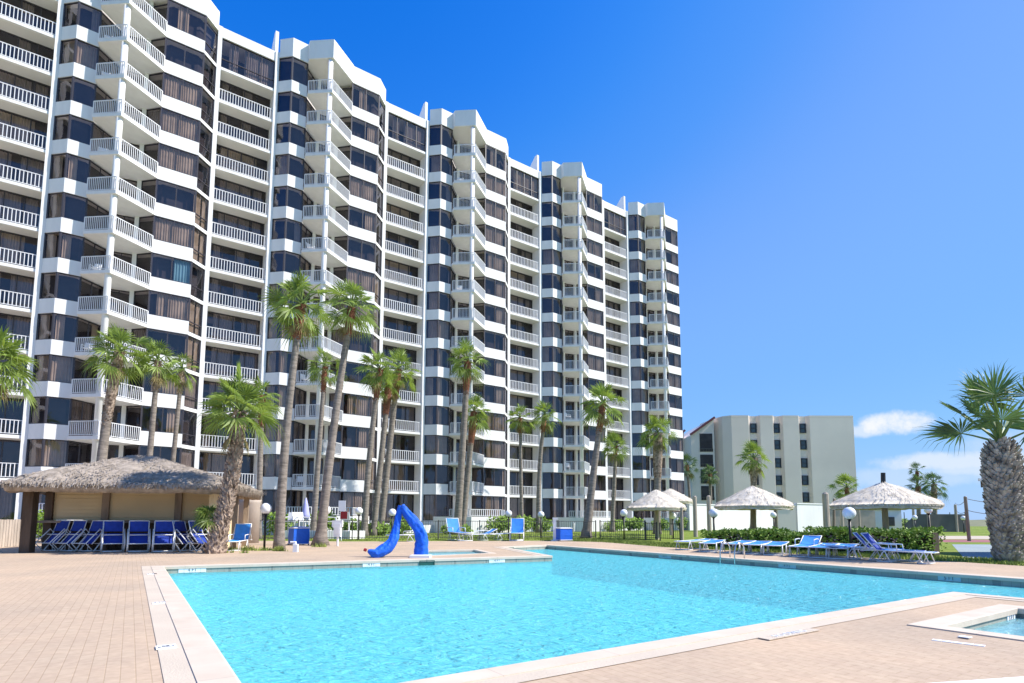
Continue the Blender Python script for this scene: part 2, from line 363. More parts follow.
# paths, court, road beyond
def strip(nm, pts, z, m):
    b = MB(); b.add([Vector((p.x, p.y, z)) for p in pts], [tuple(range(len(pts)))]); tag(b.build(nm, m), kind='structure')
strip('court', [Vector((14.7, 18.8, 0)), Vector((40, 14, 0)), Vector((60, 30, 0)), Vector((22.5, 29.5, 0))], -.006, M['court'])
strip('red_path', [Vector((23, 32.5, 0)), Vector((70, 32.5, 0)), Vector((70, 37, 0)), Vector((25.5, 37, 0))], -.006, M['redpath'])
strip('sand_path', [Vector((26, 38, 0)), Vector((90, 38, 0)), Vector((90, 46, 0)), Vector((29, 46, 0))], -.005, M['sand'])
b = MB(); nx, ny = 60, 10
vs = []
for j in range(ny+1):
    for i in range(nx+1):
        x = 45+i*6.0; y = 120+j*14.0
        z = 2.3*math.sin(PI*j/ny)*(.6+.7*noise.noise(Vector((x*.03, y*.03, 0)))) if 0 < j < ny else -.3
        vs.append((x, y, z))
b.add(vs, [(j*(nx+1)+i, j*(nx+1)+i+1, (j+1)*(nx+1)+i+1, (j+1)*(nx+1)+i) for j in range(ny) for i in range(nx)])
tag(b.build('dune', M['dry'], smooth=True), kind='structure')

# grass tufts (uncountable)
def tufts(nm, label, areas, z=-.01, hmin=.05, hmax=.13, m='grassblade'):
    b = MB(); r_ = random.Random(3)
    for poly, n in areas:
        xs = [p.x for p in poly]; ys = [p.y for p in poly]; c = 0; tries = 0
        while c < n and tries < n*20:
            tries += 1
            x = r_.uniform(min(xs), max(xs)); y = r_.uniform(min(ys), max(ys))
            ins = False; j = len(poly)-1
            for i in range(len(poly)):
                if (poly[i].y > y) != (poly[j].y > y) and x < (poly[j].x-poly[i].x)*(y-poly[i].y)/(poly[j].y-poly[i].y)+poly[i].x: ins = not ins
                j = i
            if not ins: continue
            c += 1
            if hmax > .2:
                mxx, myy = (min(xs)+max(xs))/2, (min(ys)+max(ys))/2; q_ = ((x-mxx)/(max(xs)-mxx))**2+((y-myy)/(max(ys)-myy))**2
                if r_.random() < q_*.9 or noise.noise(Vector((x*1.9, y*1.9, 4))) < -.12: continue
            h = r_.uniform(hmin, hmax)*(1-.6*q_ if hmax > .2 else 1); a = r_.uniform(0, 2*PI); w = .018
            dx, dy = math.cos(a)*w, math.sin(a)*w; lx, ly = r_.uniform(-.5, .5)*h, r_.uniform(-.5, .5)*h
            b.add([(x-dx, y-dy, z), (x+dx, y+dy, z), (x+lx, y+ly, z+h)], [(0, 1, 2)])
    tag(b.build(nm, M[m]), label, None, None, 'stuff')
def circ(c, r, ry=None, n=14): return [Vector((c.x+r*math.cos(2*PI*k/n), c.y+(ry or r)*math.sin(2*PI*k/n), 0)) for k in range(n)]
tufts('grass', 'short green lawn grass along the deck edge and between the palms', [
    ([G(540, 540.7), G(602, 542), G(665, 547.2), G(760, 552), G(840, 556.5), G(960, 562), G(1024, 566), G(1024, 560), G(957, 557.5), G(840, 551), G(700, 545), G(602, 538.5), G(540, 538)], 22000),
    ([G(250, 540), G(345, 541), G(540, 540), G(640, 544), G(640, 534), G(300, 534)], 12000)], hmin=.04, hmax=.1)
tufts('grass', 'ragged weeds round the lamp pole and palm foot by the pool', [(circ(G(248, 550.5), 1.1, .35), 1100), (circ(G(283, 551), .4, .25), 1500), (circ(G(321, 547), .5, .25), 250), (circ(G(236, 553), .5, .2), 350)], z=0, hmin=.06, hmax=.26)

# ------------------------------------------------------------------ the tower
PSI, D0, RU, MOD, WI, Z1 = .9459, 47.546, -4.0625, 14.0317, 4.2919, 2.4095+H
du = Vector((math.sin(PSI), math.cos(PSI), 0)); nn = Vector((math.cos(PSI), -math.sin(PSI), 0))
tower_loc = -nn*D0+du*RU
TZ = PI/2-PSI
FH = 2.75
def zk(k): return Z1+FH*(k-1)
tower = empty('apartment_tower', tower_loc, TZ, 'fourteen storey white apartment tower with stepped bays, dark windows and rows of balconies', 'building')
def L_(pts): return [(u, -v) for u, v in pts]        # (along, outwards) -> local
NF = 13
c1, c2, c3, c4 = (1.0, 1.0), (2.25, 1.0), (6.12, 1.1), (8.63, 1.1)
LF = MOD-WI
wall = MB(); soff = MB(); core = MB()
mods = [-1, 0, 1, 2, 3, 4]
for i in mods:
    o = i*MOD
    def Q(pts): return L_([(u+o, v) for u, v in pts])
    # spandrels
    for k in range(1, NF+1):
        z = zk(k)
        wall.wallrun(Q([(.13, .13), c1, c2]), .16, z-.13, z+.85)
        wall.wallrun(Q([c3, c4]), .16, z-.13, z+.85)
        wall.wallrun(Q([(c4[0]+.01, c4[1]-.01), (LF-.13, .12)]), .16, z-.15, z+.10)
        soff.prism(Q([(.1, -1.15), (.1, .05), (1.02, .9), (2.2, .9), (3.5, -.4), (5.0, -.2), (6.15, .98), (8.6, .98), (LF-.1, -.05), (LF-.1, -1.15)]), z-.13, z+.08)
    # ground floor sill
    wall.wallrun(Q([(.13, .13), c1, c2]), .2, .0, zk(0)+.25)
    wall.wallrun(Q([c3, c4, (LF-.13, .12)]), .2, 0, zk(0)+.25)
    # parapets at the roof
    zt = zk(13)+2.97
    wall.wallrun(Q([(.16, .16), c1, c2, (2.2, 1.5), (3.8, 2.84), (6.14, 1.12)]), .18, zt, zt+1.65)
    wall.wallrun(Q([c3, (c4[0], c4[1]+.0), (LF-.13, .12)]), .18, zt, zt+1.60)
    soff.prism(Q([(.2, -8), (.2, .1), (1.05, .85), (2.25, .85), (2.3, 1.42), (3.8, 2.66), (6.2, .95), (8.6, .95), (LF-.1, -.02), (LF-.1, -8)]), zt-.02, zt+.25)
    # piers on the balcony back wall
    for u, v in ((3.62, -.3), (5.12, .02)):
        wall.box((u+o, -v, (zt+.3)/2), (.26, .26, zt-.3), 0)
    # fins and recess slabs (recess lies left of this module's right-hand fin)
    for u in (0.0, -WI):
        wall.box((u+o, .52, (zk(13)+3.42)/2), (.3, 1.36, zk(13)+3.42))
    for k in range(1, NF+1):
        z = zk(k)
        wall.box((o-WI/2, .04, z-.01), (WI-.3, .22, .21))
        soff.box((o-WI/2, .65, z), (WI-.3, 1.0, .24))
    wall.box((o-WI/2, .3, zk(13)+3.02), (WI-.3, .75, .84))
    soff.box((o-WI/2, 1.35, zk(13)+2.76), (WI-.34, 1.3, .2))
    wall.box((o-WI/2, .5, zk(0)/2), (WI-.3, 1.1, zk(0)+.02))
ue = 4*MOD+LF
# end wall and back
wall.wallrun(L_([(ue-.13, .13), (ue+.02, -.02), (ue+.02, -15)]), .2, 0, zk(13)+4.3)
wall.box((ue/2-5.5, 15.1, (zk(13)+3.5)/2), (ue+12.5, .3, zk(13)+3.5))
soff.box((ue/2-5.5, 8.3, zk(13)+2.85), (ue+12.3, 13.4, .25))
core.box((ue/2-5.6, 8.4, (zk(13)+2.7)/2), (ue+12.0, 13.0, zk(13)+2.7))  # solid dark block standing in for the unlit rooms
for i in mods:
    o = i*MOD
    for k in range(0, NF+1):
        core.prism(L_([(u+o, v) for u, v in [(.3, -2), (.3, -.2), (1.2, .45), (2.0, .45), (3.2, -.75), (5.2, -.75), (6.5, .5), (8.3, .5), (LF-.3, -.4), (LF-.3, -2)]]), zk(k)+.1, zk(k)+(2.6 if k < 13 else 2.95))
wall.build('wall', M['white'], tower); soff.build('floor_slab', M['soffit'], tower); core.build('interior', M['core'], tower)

# roof fins and columns
b = MB()
b.add([(-.13, .3, 0), (.13, .3, 0), (.13, 3.4, 0), (-.13, 3.4, 0), (-.13, .3, 2.2), (.13, .3, 2.2), (.13, .7, 2.2), (-.13, .7, 2.2)],
      [(0, 1, 5, 4), (1, 2, 6, 5), (2, 3, 7, 6), (3, 0, 4, 7), (4, 5, 6, 7), (3, 2, 1, 0)])
finm = b.mesh('roof_fin', M['white'])
colm = MB(); colm.tube([(0, 0, 0), (0, 0, zk(13)+2.96)], .2, 20); colm = colm.mesh('column', M['white'], True)
for i in range(0, 5):
    link('roof_fin', finm, tower, (i*MOD, 0, zk(13)+3.42))
    link('column', colm, tower, (i*MOD+3.72, -2.42, 0))

# windows
def window_run(pts, z0, z1, mull, seed, doors=False, transom=None, cur='curtain', cover=.6):
    """pts in (u,v) local to the module. returns frame, pane, curtain meshes"""
    r_ = random.Random(seed); fr = MB(); pn = MB(); cu = MB()
    P = [Vector((u, -v)) for u, v in pts]
    for a, b_ in zip(P[:-1], P[1:]):
        d = b_-a; L = d.length; d = d/L; inn = Vector((-d.y, d.x))
        n = max(1, round(L/mull))
        g0 = a+inn*.07
        pn.add([(*(a+inn*.07), z0), (*(b_+inn*.07), z0), (*(b_+inn*.07), z1), (*(a+inn*.07), z1)], [(0, 1, 2, 3)])
        for j in range(n+1):
            p = a+d*(L*j/n)+inn*.07
            w = .07 if 0 < j < n else .10
            fr.bar((*p, z0), (*p, z1), .08, w)
        for z in [z0+.03, z1-.03]+([z0+transom] if transom else []):
            fr.bar((*(a+inn*.07), z), (*(b_+inn*.07), z), .09, .055)
        # curtains
        t = r_.uniform(0, .3)*L
        while t < L-.15:
            wd = r_.choice((.45, .7, 1.1, 1.6))*(1.4 if cover > .8 else 1)
            e = min(L-.05, t+wd)
            if r_.random() < cover:
                vs = []; m_ = max(2, int((e-t)/.05)); ph = r_.uniform(0, 6)
                amp = .035
                for q in range(m_+1):
                    s = t+(e-t)*q/m_; p = a+d*s+inn*(.22+amp*math.sin(s*38+ph+1.3*math.sin(s*5)))
                    vs += [(*p, z0+.02), (*p, z1-.04)]
                cu.add(vs, [(2*q, 2*q+2, 2*q+3, 2*q+1) for q in range(m_)])
            t = e+r_.choice((0, .02, .25, .5))
    return fr, pn, cu
def window_obj(name, fmeshes, parent, loc):
    f, p, c = fmeshes
    o = link(name, f, parent, loc)
    link('pane', p, o)
    if c is not None: link('curtain', c, o)
    return o
def win_meshes(nm, cmat, *a, **k):
    f, p, c = window_run(*a, **k)
    return (f.mesh(nm, M['frame']), p.mesh('pane', M['glass']), c.mesh('curtain', M[cmat]) if c.v else None), (f, p, c)
hz = FH-.98
LBp = [(.14, .11), (1.0, .97), (2.25, .97)]
RBp = [c3, (c4[0]-.02, c4[1])]
RCp = [(c4[0], c4[1]-.03), (LF-.15, .12)]
sets = {}
for v in range(5):
    cm = ('curtain', 'curtain', 'curtain', 'curtain_grey', 'curtain')[v]; cv = (.42, .65, .15, .6, .3)[v]
    sets['L', v] = win_meshes('bay_window', cm, LBp, 0, hz, 1.3, 10+v, cover=cv)
    sets['R', v] = win_meshes('bay_window', cm, RBp, 0, hz, 1.25, 30+v, cover=cv)
    sets['LT', v] = win_meshes('bay_window', cm, LBp, 0, 2.1, 1.3, 50+v, cover=cv)
    sets['RT', v] = win_meshes('bay_window', cm, RBp, 0, 2.1, 1.25, 60+v, cover=cv)
    sets['L0', v] = win_meshes('bay_window', cm, LBp, 0, zk(1)-.15-zk(0)-.25, 1.3, 70+v, cover=cv)
    sets['R0', v] = win_meshes('bay_window', cm, RBp, 0, zk(1)-.15-zk(0)-.25, 1.25, 80+v, cover=cv)
sets['B', 0] = win_meshes('bay_window', 'curtain_blue', RBp, 0, hz, 1.25, 33, cover=.7)
for v in range(3):
    cm = ('curtain', 'curtain', 'curtain_grey')[v]
    sets['C', v] = win_meshes('corner_window', cm, RCp, 0, FH-.25, 1.4, 90+v, transom=.8, cover=.9)
    sets['D', v] = win_meshes('balcony_door', 'curtain_grey' if v != 1 else 'curtain', [(2.28, .9), (3.5, -.32)], 0, FH-.22, .85, 100+v, cover=.7)
    sets['E', v] = win_meshes('balcony_door', 'curtain_grey', [(3.75, -.35), (5.0, -.15)], 0, FH-.22, .7, 110+v, cover=.6)
    sets['F', v] = win_meshes('balcony_door', 'curtain_grey', [(5.22, .1), (6.1, 1.02)], 0, FH-.22, 1.2, 120+v, cover=.7)
for v in range(4):
    cm = ('curtain_grey', 'curtain_grey', 'curtain', 'curtain_grey')[v]
    sets['I', v] = win_meshes('sliding_door', cm, [(-WI+.15, -1.14), (-.15, -1.14)], 0, FH-.25, 1.0, 130+v, cover=(.9, .5, .7, .95)[v])
    sets['IT', v] = win_meshes('window_wall', 'curtain' if v != 1 else 'curtain_grey', [(-WI+.15, .0), (-.15, .0)], 0, 2.46, 1.0, 140+v, transom=.75, cover=1.1)
stuff = MB(); nwin = 0
def add_stuff(b, parts, loc):
    for idx, p in enumerate(parts):
        b.cur = idx; b.add([(x+loc[0], y+loc[1], z+loc[2]) for x, y, z in p.v], p.f)
r_ = random.Random(21)
stuffC = MB(); nC = 0
for i in range(5):
    o = i*MOD
    for k in range(0, NF+1):
        for S in 'LR':
            key = S+('T' if k == 13 else '0' if k == 0 else ''); v = r_.choice((0, 0, 1, 2, 2, 3, 4)) if k > 5 else r_.choice((0, 1, 1, 4, 4, 0))
            if i == 0 and k == 6 and S == 'R': key, v = 'B', 0
            loc = (o, 0, zk(k)+(.85 if k else .25))
            if i < 3 or (i == 3 and k < 8): window_obj('bay_window', sets[key, v][0], tower, loc)
            else: add_stuff(stuff, sets[key, v][1], loc)
        v = r_.randrange(3)
        if k <= 13: window_obj('corner_window', sets['C', v][0], tower, (o, 0, zk(k)+.10))
        fz = FH-.22
        if i < 2 or (i == 2 and k < 5):
            for S in 'DEF': window_obj('balcony_door', sets[S, r_.randrange(3)][0], tower, (o, 0, zk(k)+.09))
        else:
            for S in 'DEF': add_stuff(stuffC, sets[S, r_.randrange(3)][1], (o, 0, zk(k)+.09))
        if k < 13: window_obj('sliding_door', sets['I', r_.randrange(4)][0], tower, (o, 0, zk(k)+.12))
        else: window_obj('window_wall', sets['IT', r_.randrange(4)][0], tower, (o, 0, zk(k)+.13))
cM = [M['frame'], M['glass'], M['curtain']]
tag(stuff.build('bay_window', cM, tower), kind='stuff')
tag(stuffC.build('balcony_door', [M['frame'], M['glass'], M['curtain_grey']], tower), kind='stuff')

# pentagon balconies
bal = MB(); bal.prism(L_([(2.27, 1.03), (2.2, 1.47), (3.8, 2.84), (6.14, 1.14), (5.2, .08), (4.9, -.12), (3.6, -.3)]), -.13, .10)
balm = bal.mesh('balcony', M['white'])
def railing(paths, h, gap, bw, base=.1):
    b = MB()
    for p, q in paths:
        P, Q_ = Vector((p[0], -p[1], 0)), Vector((q[0], -q[1], 0)); L = (Q_-P).length; d = (Q_-P)/L
        b.bar(P+Vector((0, 0, h)), Q_+Vector((0, 0, h)), .05, .045); b.bar(P+Vector((0, 0, base+.08)), Q_+Vector((0, 0, base+.08)), .04, .035)
        n = max(2, round(L/gap))
        for j in range(n+1):
            w = bw if 0 < j < n else .07
            c = P+d*(L*j/n); a = math.atan2(d.y, d.x)
            b.box((c.x, c.y, (base+h)/2+.03), (w, .035, h-base-.05), a)
    return b
rl = railing([((2.24, 1.42), (3.78, 2.76)), ((3.82, 2.76), (6.1, 1.12))], 1.06, .14, .03).mesh('railing', M['rail'])
ri = railing([((-WI+.16, 0), (-.16, 0))], 1.04, .20, .042, .11).mesh('railing', M['rail'])
for i in range(5):
    for k in range(1, 14):
        o = link('balcony', balm, tower, (i*MOD, 0, zk(k))); link('railing', rl, o)
        if k < 13: link('railing', ri, tower, (i*MOD, 0, zk(k)))
# ground terraces
for i in range(5):
    b = MB(); o = i*MOD
    pl = [(o+.6, 1.3), (o+1.2, 3.3), (o+2.6, 4.6), (o+6.0, 4.4), (o+7.8, 2.4), (o+8.6, 1.25)]
    b.wallrun(L_(pl), .2, 0, 1.45)
    b.box((o+4.6, -2.2, .43), (6.4, 3.0, .86))
    t = b.build('terrace', M['white'], tower)
    rr = railing([(pl[1], pl[2]), (pl[2], pl[3]), (pl[3], pl[4])], .62, .22, .06, -.02)
    rr.build('railing', M['rail'], t, loc=(0, .1, 1.47))
    b = MB(); b.wallrun(L_([(o-WI-1.4, 1.9), (o-.2, 1.9), (o+.6, 1.32)]), .22, 0, .7); b.build('planter_wall', M['white'], tower)

# small white chairs on some balconies
def patio_chair_meshes():
    f = MB(); s = MB()
    for x in (-.22, .22):
        f.tube([(x, -.24, 0), (x, -.22, .42), (x, -.2, .62)], .018, 6); f.tube([(x, .26, 0), (x, .2, .42), (x, .3, .88)], .018, 6); f.tube([(x, -.2, .62), (x, .24, .64)], .02, 6)
    s.box((0, 0, .42), (.44, .46, .03)); s.box((0, .25, .66), (.44, .03, .42), rot=Matrix.Rotation(-.2, 3, 'X'))
    return f.mesh('frame', M['metalwhite']), s.mesh('seat', M['metalwhite'])
pcf, pcs = patio_chair_meshes()
ordn = ['first', 'second', 'third', 'fourth', 'fifth', 'sixth', 'seventh', 'eighth', 'ninth', 'tenth', 'eleventh', 'twelfth', 'thirteenth']
colname = ['leftmost', 'second', 'third', 'fourth', 'last']
TM = Matrix.Translation(tower_loc) @ Matrix.Rotation(TZ, 4, 'Z')
for i, k in ((0, 4), (0, 6), (0, 9), (0, 11), (0, 12), (1, 1), (1, 4), (1, 7), (1, 8), (2, 5), (2, 8), (2, 12), (3, 2), (3, 4)):
    p = TM @ Vector((i*MOD+2.75+rnd.uniform(0, .35), -1.25, zk(k)+.1))
    t = empty('patio_chair', p, TZ+rnd.uniform(-.6, .6), 'white patio chair on the %s corner balcony up, %s balcony stack of the tower' % (ordn[k-1], colname[i]), 'chair', 'white chairs on the tower balconies')
    link('frame', pcf, t); link('seat', pcs, t)

# ------------------------------------------------------------------ low building beyond
def lowrise():
    Y = 95.0
    def X(px): return W(px, 470, Y).x
    def Z(py): return W(790, py, Y).z
    t = empty('lowrise_building', (X(790), Y, 0), 0, 'five storey beige building with narrow window slits behind the white wall', 'building')
    ox = X(790)
    zt = Z(417.5)
    def wx(px): return X(px)-ox
    # plan outline: curved left corner then flat front with shallow grooves
    pts = [(wx(719), 9.0), (wx(721), 3.5), (wx(726), 1.0), (wx(733), 0)]
    for a, c in ((750.5, 762), (775, 785), (801, 812)):
        pts += [(wx(a), 0), (wx(a)+.4, .7), (wx(c)-.4, .7), (wx(c), 0)]
    pts += [(wx(856), 0), (wx(856), 18), (wx(719), 18)]
    b = MB(); b.prism(pts, 0, zt-.02); b.build('wall', M['lowrise'], t)
    b = MB(); b.wallrun(pts[:-2], .3, zt, zt+.35); b.build('parapet', M['lowrise'], t)
    for px in (756.5, 780, 806.5):
        for py in (427.7, 444.3, 462.6, 480, 497):
            f = MB(); cx, cz = wx(px), Z(py); w_, h_ = .9, 1.5
            for sx in (-1, 1): f.box((cx+sx*w_/2, .62, cz), (.12, .22, h_+.12))
            for sz in (-1, 0, 1): f.box((cx, .6, cz+sz*h_/2), (w_, .16, .1))
            fo = f.build('window', M['frame'], t); g = MB(); g.box((cx, .66, cz), (w_, .04, h_)); g.build('pane', M['winglass'], fo)
    for px in (757, 772): 
        v = MB(); v.tube([(wx(px), 5, zt), (wx(px), 5, zt+.7)], .5, 10); v.build('roof_vent', M['black'], t)
    for a, c, ya, yb, yy in ((680.5, 696, 438.5, 426, 6.0), (695.5, 719.5, 434, 416.5, 2.0)):
        b = MB(); x0, x1 = wx(a), wx(c); z0, z1_ = Z(ya), Z(yb)
        poly = [(x0, 0), (x1, 0), (x1, z1_), (x0, z0)]
        b.add([(x, yy, z) for x, z in poly]+[(x, yy+14, z) for x, z in poly], [(0, 1, 2, 3), (7, 6, 5, 4), (0, 4, 5, 1), (1, 5, 6, 2), (3, 2, 6, 7), (0, 3, 7, 4)])
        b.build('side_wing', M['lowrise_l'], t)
        r = MB(); r.bar((x0-.1, yy-.15, z0+.15), (x1+.1, yy-.15, z1_+.15), .5, .35); r.build('roof_trim', M['redtrim'], t)
    for y0, y1 in ((432, 450.5), (453.5, 466), (468.5, 483), (485.5, 500)):
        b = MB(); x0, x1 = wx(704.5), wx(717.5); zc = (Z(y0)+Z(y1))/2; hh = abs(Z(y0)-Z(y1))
        b.box(((x0+x1)/2, 1.97, zc), (x1-x0, .06, hh)); o = b.build('opening_shade_panel', M['core'], t)  # flat dark panel on the wing; the balcony recess's shade is its colour
        r = MB(); r.box(((x0+x1)/2, 1.85, zc-hh/2+.5), (x1-x0, .05, .08)); 
        for q in range(9): r.box((x0+(x1-x0)*q/8, 1.85, zc-hh/2+.25), (.05, .04, .5))
        r.build('railing', M['bronze'], o)
lowrise()

# white boundary walls
def gwall(nm, p, q, h, th, m, label, cat='wall'):
    d = (q-p); L = d.length; t = empty(nm, (p+q)/2, math.atan2(d.y, d.x), label, cat)
    b = MB(); b.box((0, 0, h/2), (L, th, h)); b.build('wall', m, t)
    b = MB(); b.box((0, 0, h+.05), (L+.1, th+.12, .12)); b.build('wall_cap', M['white'], t)
gwall('boundary_wall', Vector((20.6, 67, 0)), Vector((36.0, 78, 0)), 3.0, .3, M['white'], 'long bright white garden wall between the tower and the beige building')
gwall('boundary_wall', Vector((27.7, 60, 0)), Vector((29.6, 60, 0)), 2.7, .3, M['lowrise'], 'short drab green-beige wall panel under the middle straw parasol')
gwall('boundary_wall', Vector((29.7, 60, 0)), Vector((34.4, 62.5, 0)), 2.9, .3, M['white'], 'short white wall with a flared top in front of the beige building')
gwall('boundary_wall', Vector((34.5, 62.6, 0)), Vector((39.5, 62.6, 0)), 2.5, .3, M['concrete'], 'low tan wall right of the white wall, behind the leaning posts')
t = empty('utility_shed', Vector((41.5, 66, 0)), 0, 'small white shed with a grey vent seen under the right straw parasol', 'shed')
b = MB(); b.box((0, 0, 1.2), (4.5, 3, 2.4)); b.build('wall', M['white'], t)
b = MB(); b.box((0, 0, 2.48), (4.9, 3.4, .14)); b.build('roof', M['concrete'], t)
b = MB(); b.box((.8, -1.55, 1.1), (1.2, .06, 1.0)); 
for k in range(6): b.box((.8, -1.6, .7+k*.16), (1.1, .06, .05))
b.build('vent', M['bronze'], t)

# ------------------------------------------------------------------ palms
def fan_leaf(b, st, base, d, plen, blen, droop, r_, nseg=18, spread=118, cup=.25):
    """petiole from base along d (unit), then fan blade"""
    up = Vector((0, 0, 1)); d = d.normalized()
    p0 = base; sag = droop
    pts = [p0+d*(plen*t)-up*(sag*.35*plen*t*t) for t in (0, .35, .7, 1.0)]
    w = .022+.012*plen
    st.tube(pts, [w*1.4, w, w*.8, w*.6], 4, False)
    hub = pts[-1]; a = (pts[-1]-pts[-2]).normalized()
    s = a.cross(up); s = s.normalized() if s.length > .1 else Vector((1, 0, 0)).cross(a).normalized()
    tw = r_.uniform(-.9, .9); s = (Matrix.Rotation(tw, 3, a) @ s); nrm = s.cross(a).normalized()
    sp = R(spread); pl = -1
    half = sp/nseg*.80
    for j in range(nseg):
        th = -sp+2*sp*(j+.5)/nseg
        dj = a*math.cos(th)+s*math.sin(th)
        Lj = blen*(.70+.30*math.cos(th*.75))*r_.uniform(.9, 1.07)
        pl = .03*blen if j % 2 else -.03*blen
        e1 = a*math.cos(th-half)+s*math.sin(th-half); e2 = a*math.cos(th+half)+s*math.sin(th+half)
        r1 = .40*Lj; cupv = nrm*(cup*abs(math.sin(th*.5))*r1)
        g1 = up*(droop*.07*blen)
        m1 = hub+e1*r1+cupv+nrm*pl-g1; m2 = hub+e2*r1+cupv-nrm*pl-g1
        r2 = .76*Lj; cen = hub+dj*r2+nrm*(cup*abs(math.sin(th*.5))*r2*.8)-up*(droop*.26*blen*r_.uniform(.7, 1.2))
        q = (e2-e1)*.28*r1*.55
        k1, k2 = cen-q, cen+q
        tip = hub+dj*Lj*.98-up*(droop*.62*blen*r_.uniform(.7, 1.25))+Vector((r_.uniform(-1, 1), r_.uniform(-1, 1), 0))*.03*blen
        b.add([hub, m1, m2, k1, k2, tip], [(0, 1, 2), (1, 3, 4, 2), (3, 5, 4)])
def fatp(t):
    P = [(0, .74), (.12, .78), (.4, .95), (.75, 1.06), (.9, .98), (.97, .75), (1.01, .45)]
    for (a, x), (c, y) in zip(P[:-1], P[1:]):
        if t <= c: return x+(y-x)*(t-a)/(c-a)
    return .45
def palm(base, top, rb, rt, RC, label, n=34, boots=.9, bootm='redboot', wind=(-.25, 0), dry=4, seed=0, leafm='leaf', flare=1.5, bend=.0, name='palm_tree', group=None, nseg=18, cat='palm tree', lowel=-35, bigboots=0, bendx=0, fat=None, skirt=True, pet=.5, droopk=1.0):
    r_ = random.Random(seed+100)
    root = empty(name, base, 0, label, cat, group)
    top = top-base; Hh = top.z
    mid = Vector((top.x*(.5+bend)+bendx, top.y*(.5+bend), Hh*.5))
    def c(t): return mid*(2*t*(1-t))+top*(t*t)
    n_ = 26
    pts = [c(k/n_) for k in range(n_+1)]; pts[0].z = -.1
    rs = []
    for k in range(n_+1):
        t = k/n_
        r = rb+(rt-rb)*t+rb*(flare-1)*max(0, 1-t*Hh/.9)**2
        if fat: r = rb*fatp(t)
        rs.append(r*(1+.035*r_.uniform(-1, 1)))
    b = MB(); b.tube(pts, rs, 14); b.build('trunk', M['trunk'] if not bigboots else M[bootm], root, True)
    # old leaf bases
    b = MB()
    if bigboots:
        area = 2*PI*rb*Hh; cnt = bigboots
        for q in range(cnt):
            t = (q+.5)/cnt; a = q*2.399963; p = c(t); r = (rb+(rt-rb)*t) if not fat else rb*fatp(t)
            if not fat: r += rb*(flare-1)*max(0, 1-t*Hh/.9)**2
            o = Vector((math.cos(a), math.sin(a), 0)); s = Vector((-math.sin(a), math.cos(a), 0)); L = r_.uniform(.12, .24)*(1 if fat else .75); w = r_.uniform(.05, .09)*(1.3 if fat else .8)
            lean = s*r_.uniform(-.06, .06)
            a0 = p+o*(r*.93); tipo = p+o*(r+L*.48)+Vector((0, 0, L*.75))+lean
            b.add([a0-s*w, a0+s*w, a0+Vector((0, 0, -.05))+o*.05, tipo-s*w*.4, tipo+s*w*.4, tipo+Vector((0, 0, -.03))+o*.02, a0+Vector((0, 0, .12))],
                  [(0, 2, 5, 3), (2, 1, 4, 5), (3, 5, 4), (0, 3, 4, 1)])
    elif boots:
        cnt = int(70*boots)+20
        for q in range(cnt):
            hh = (q/cnt)*boots; t = 1-hh/Hh; a = q*2.399963; p = c(t); r = rt*(1.35-.35*hh/boots)
            o = Vector((math.cos(a), math.sin(a), 0)); s = Vector((-math.sin(a), math.cos(a), 0)); L = r_.uniform(.10, .24); w = r_.uniform(.04, .07)
            a0 = p+o*(r*.8); tp = p+o*(r+L*.42)+Vector((0, 0, L*.7*r_.uniform(-.3, 1)))
            b.add([a0-s*w, a0+s*w, a0+Vector((0, 0, -.08)), tp-s*w*.5, tp+s*w*.5], [(0, 2, 3), (2, 1, 4, 3), (0, 3, 4, 1)])
        b.tube([c(1-boots/Hh), c(1-boots*.5/Hh), c(1.0)], [rt*1.0, rt*1.45, rt*1.2], 10)
    b.build('leaf_bases', M[bootm], root)
    lf = MB(); st = MB(); dr = MB(); cen = c(1.0); n = int(n*.8) if n > 14 else n
    for q in range(n):
        t = q/(n-1); el = R(86-(86-lowel)*t**.9)+r_.uniform(-.12, .12); a = q*2.399963+r_.uniform(-.2, .2)
        d = Vector((math.cos(a)*math.cos(el), math.sin(a)*math.cos(el), math.sin(el)))
        d = (d+Vector((wind[0], wind[1], 0))*.9).normalized()
        bl = RC*(1-pet)*r_.uniform(.8, 1.25); 
        fan_leaf(lf, st, cen+Vector((0, 0, .12-.15*t)), d, RC*pet*r_.uniform(.65, 1.25), bl, droopk*(.15+.75*t+r_.uniform(0, .35)), r_, nseg)
    for q in range(dry):
        a = r_.uniform(0, 2*PI); d = Vector((math.cos(a)*.5, math.sin(a)*.5, -.8))
        fan_leaf(dr, dr, cen+Vector((0, 0, -.25)), d, RC*.35, RC*.38, .8, r_, 10, 70)
    lf.build('crown', M[leafm], root); st.build('leaf_stems', M['stem'], root)
    if dry: dr.build('dead_fronds', M['leafdry'], root)
    return root
def zb(yb): return H*FOC/(yb-519.6)
def palm_px(bx, by, tx, ty, rpx, wb, wt, label, depth=None, **k):
    d = depth or zb(by); base = W(bx, by, d); base.z = 0
    top = W(tx, ty, d+k.pop('dy', 0)); s = d/FOC
    k2 = 1.0 if rpx > 60 else .75
    return palm(base, top, wb*s/2*k2, wt*s/2*k2, rpx*s*(1.0 if rpx > 60 else 1.06), label, **k)
GP = None
palm_px(214, 553.5, 240, 412, 47, 18, 12, 'stout palm with a rough brown trunk and bright green crown beside the thatched bar', seed=1, n=36, bigboots=420, bootm='boot', flare=1.55, dry=3, nseg=22, wind=(-.1, 0), lowel=-18, droopk=.8, bendx=.25)
palm_px(279, 549.5, 302, 305, 38, 13, 7.5, 'tall grey palm standing behind the small weeds, tallest crown left of the pool lift', seed=2, n=36, boots=1.5, flare=1.35, bendx=-.3, wind=(-.35, 0))
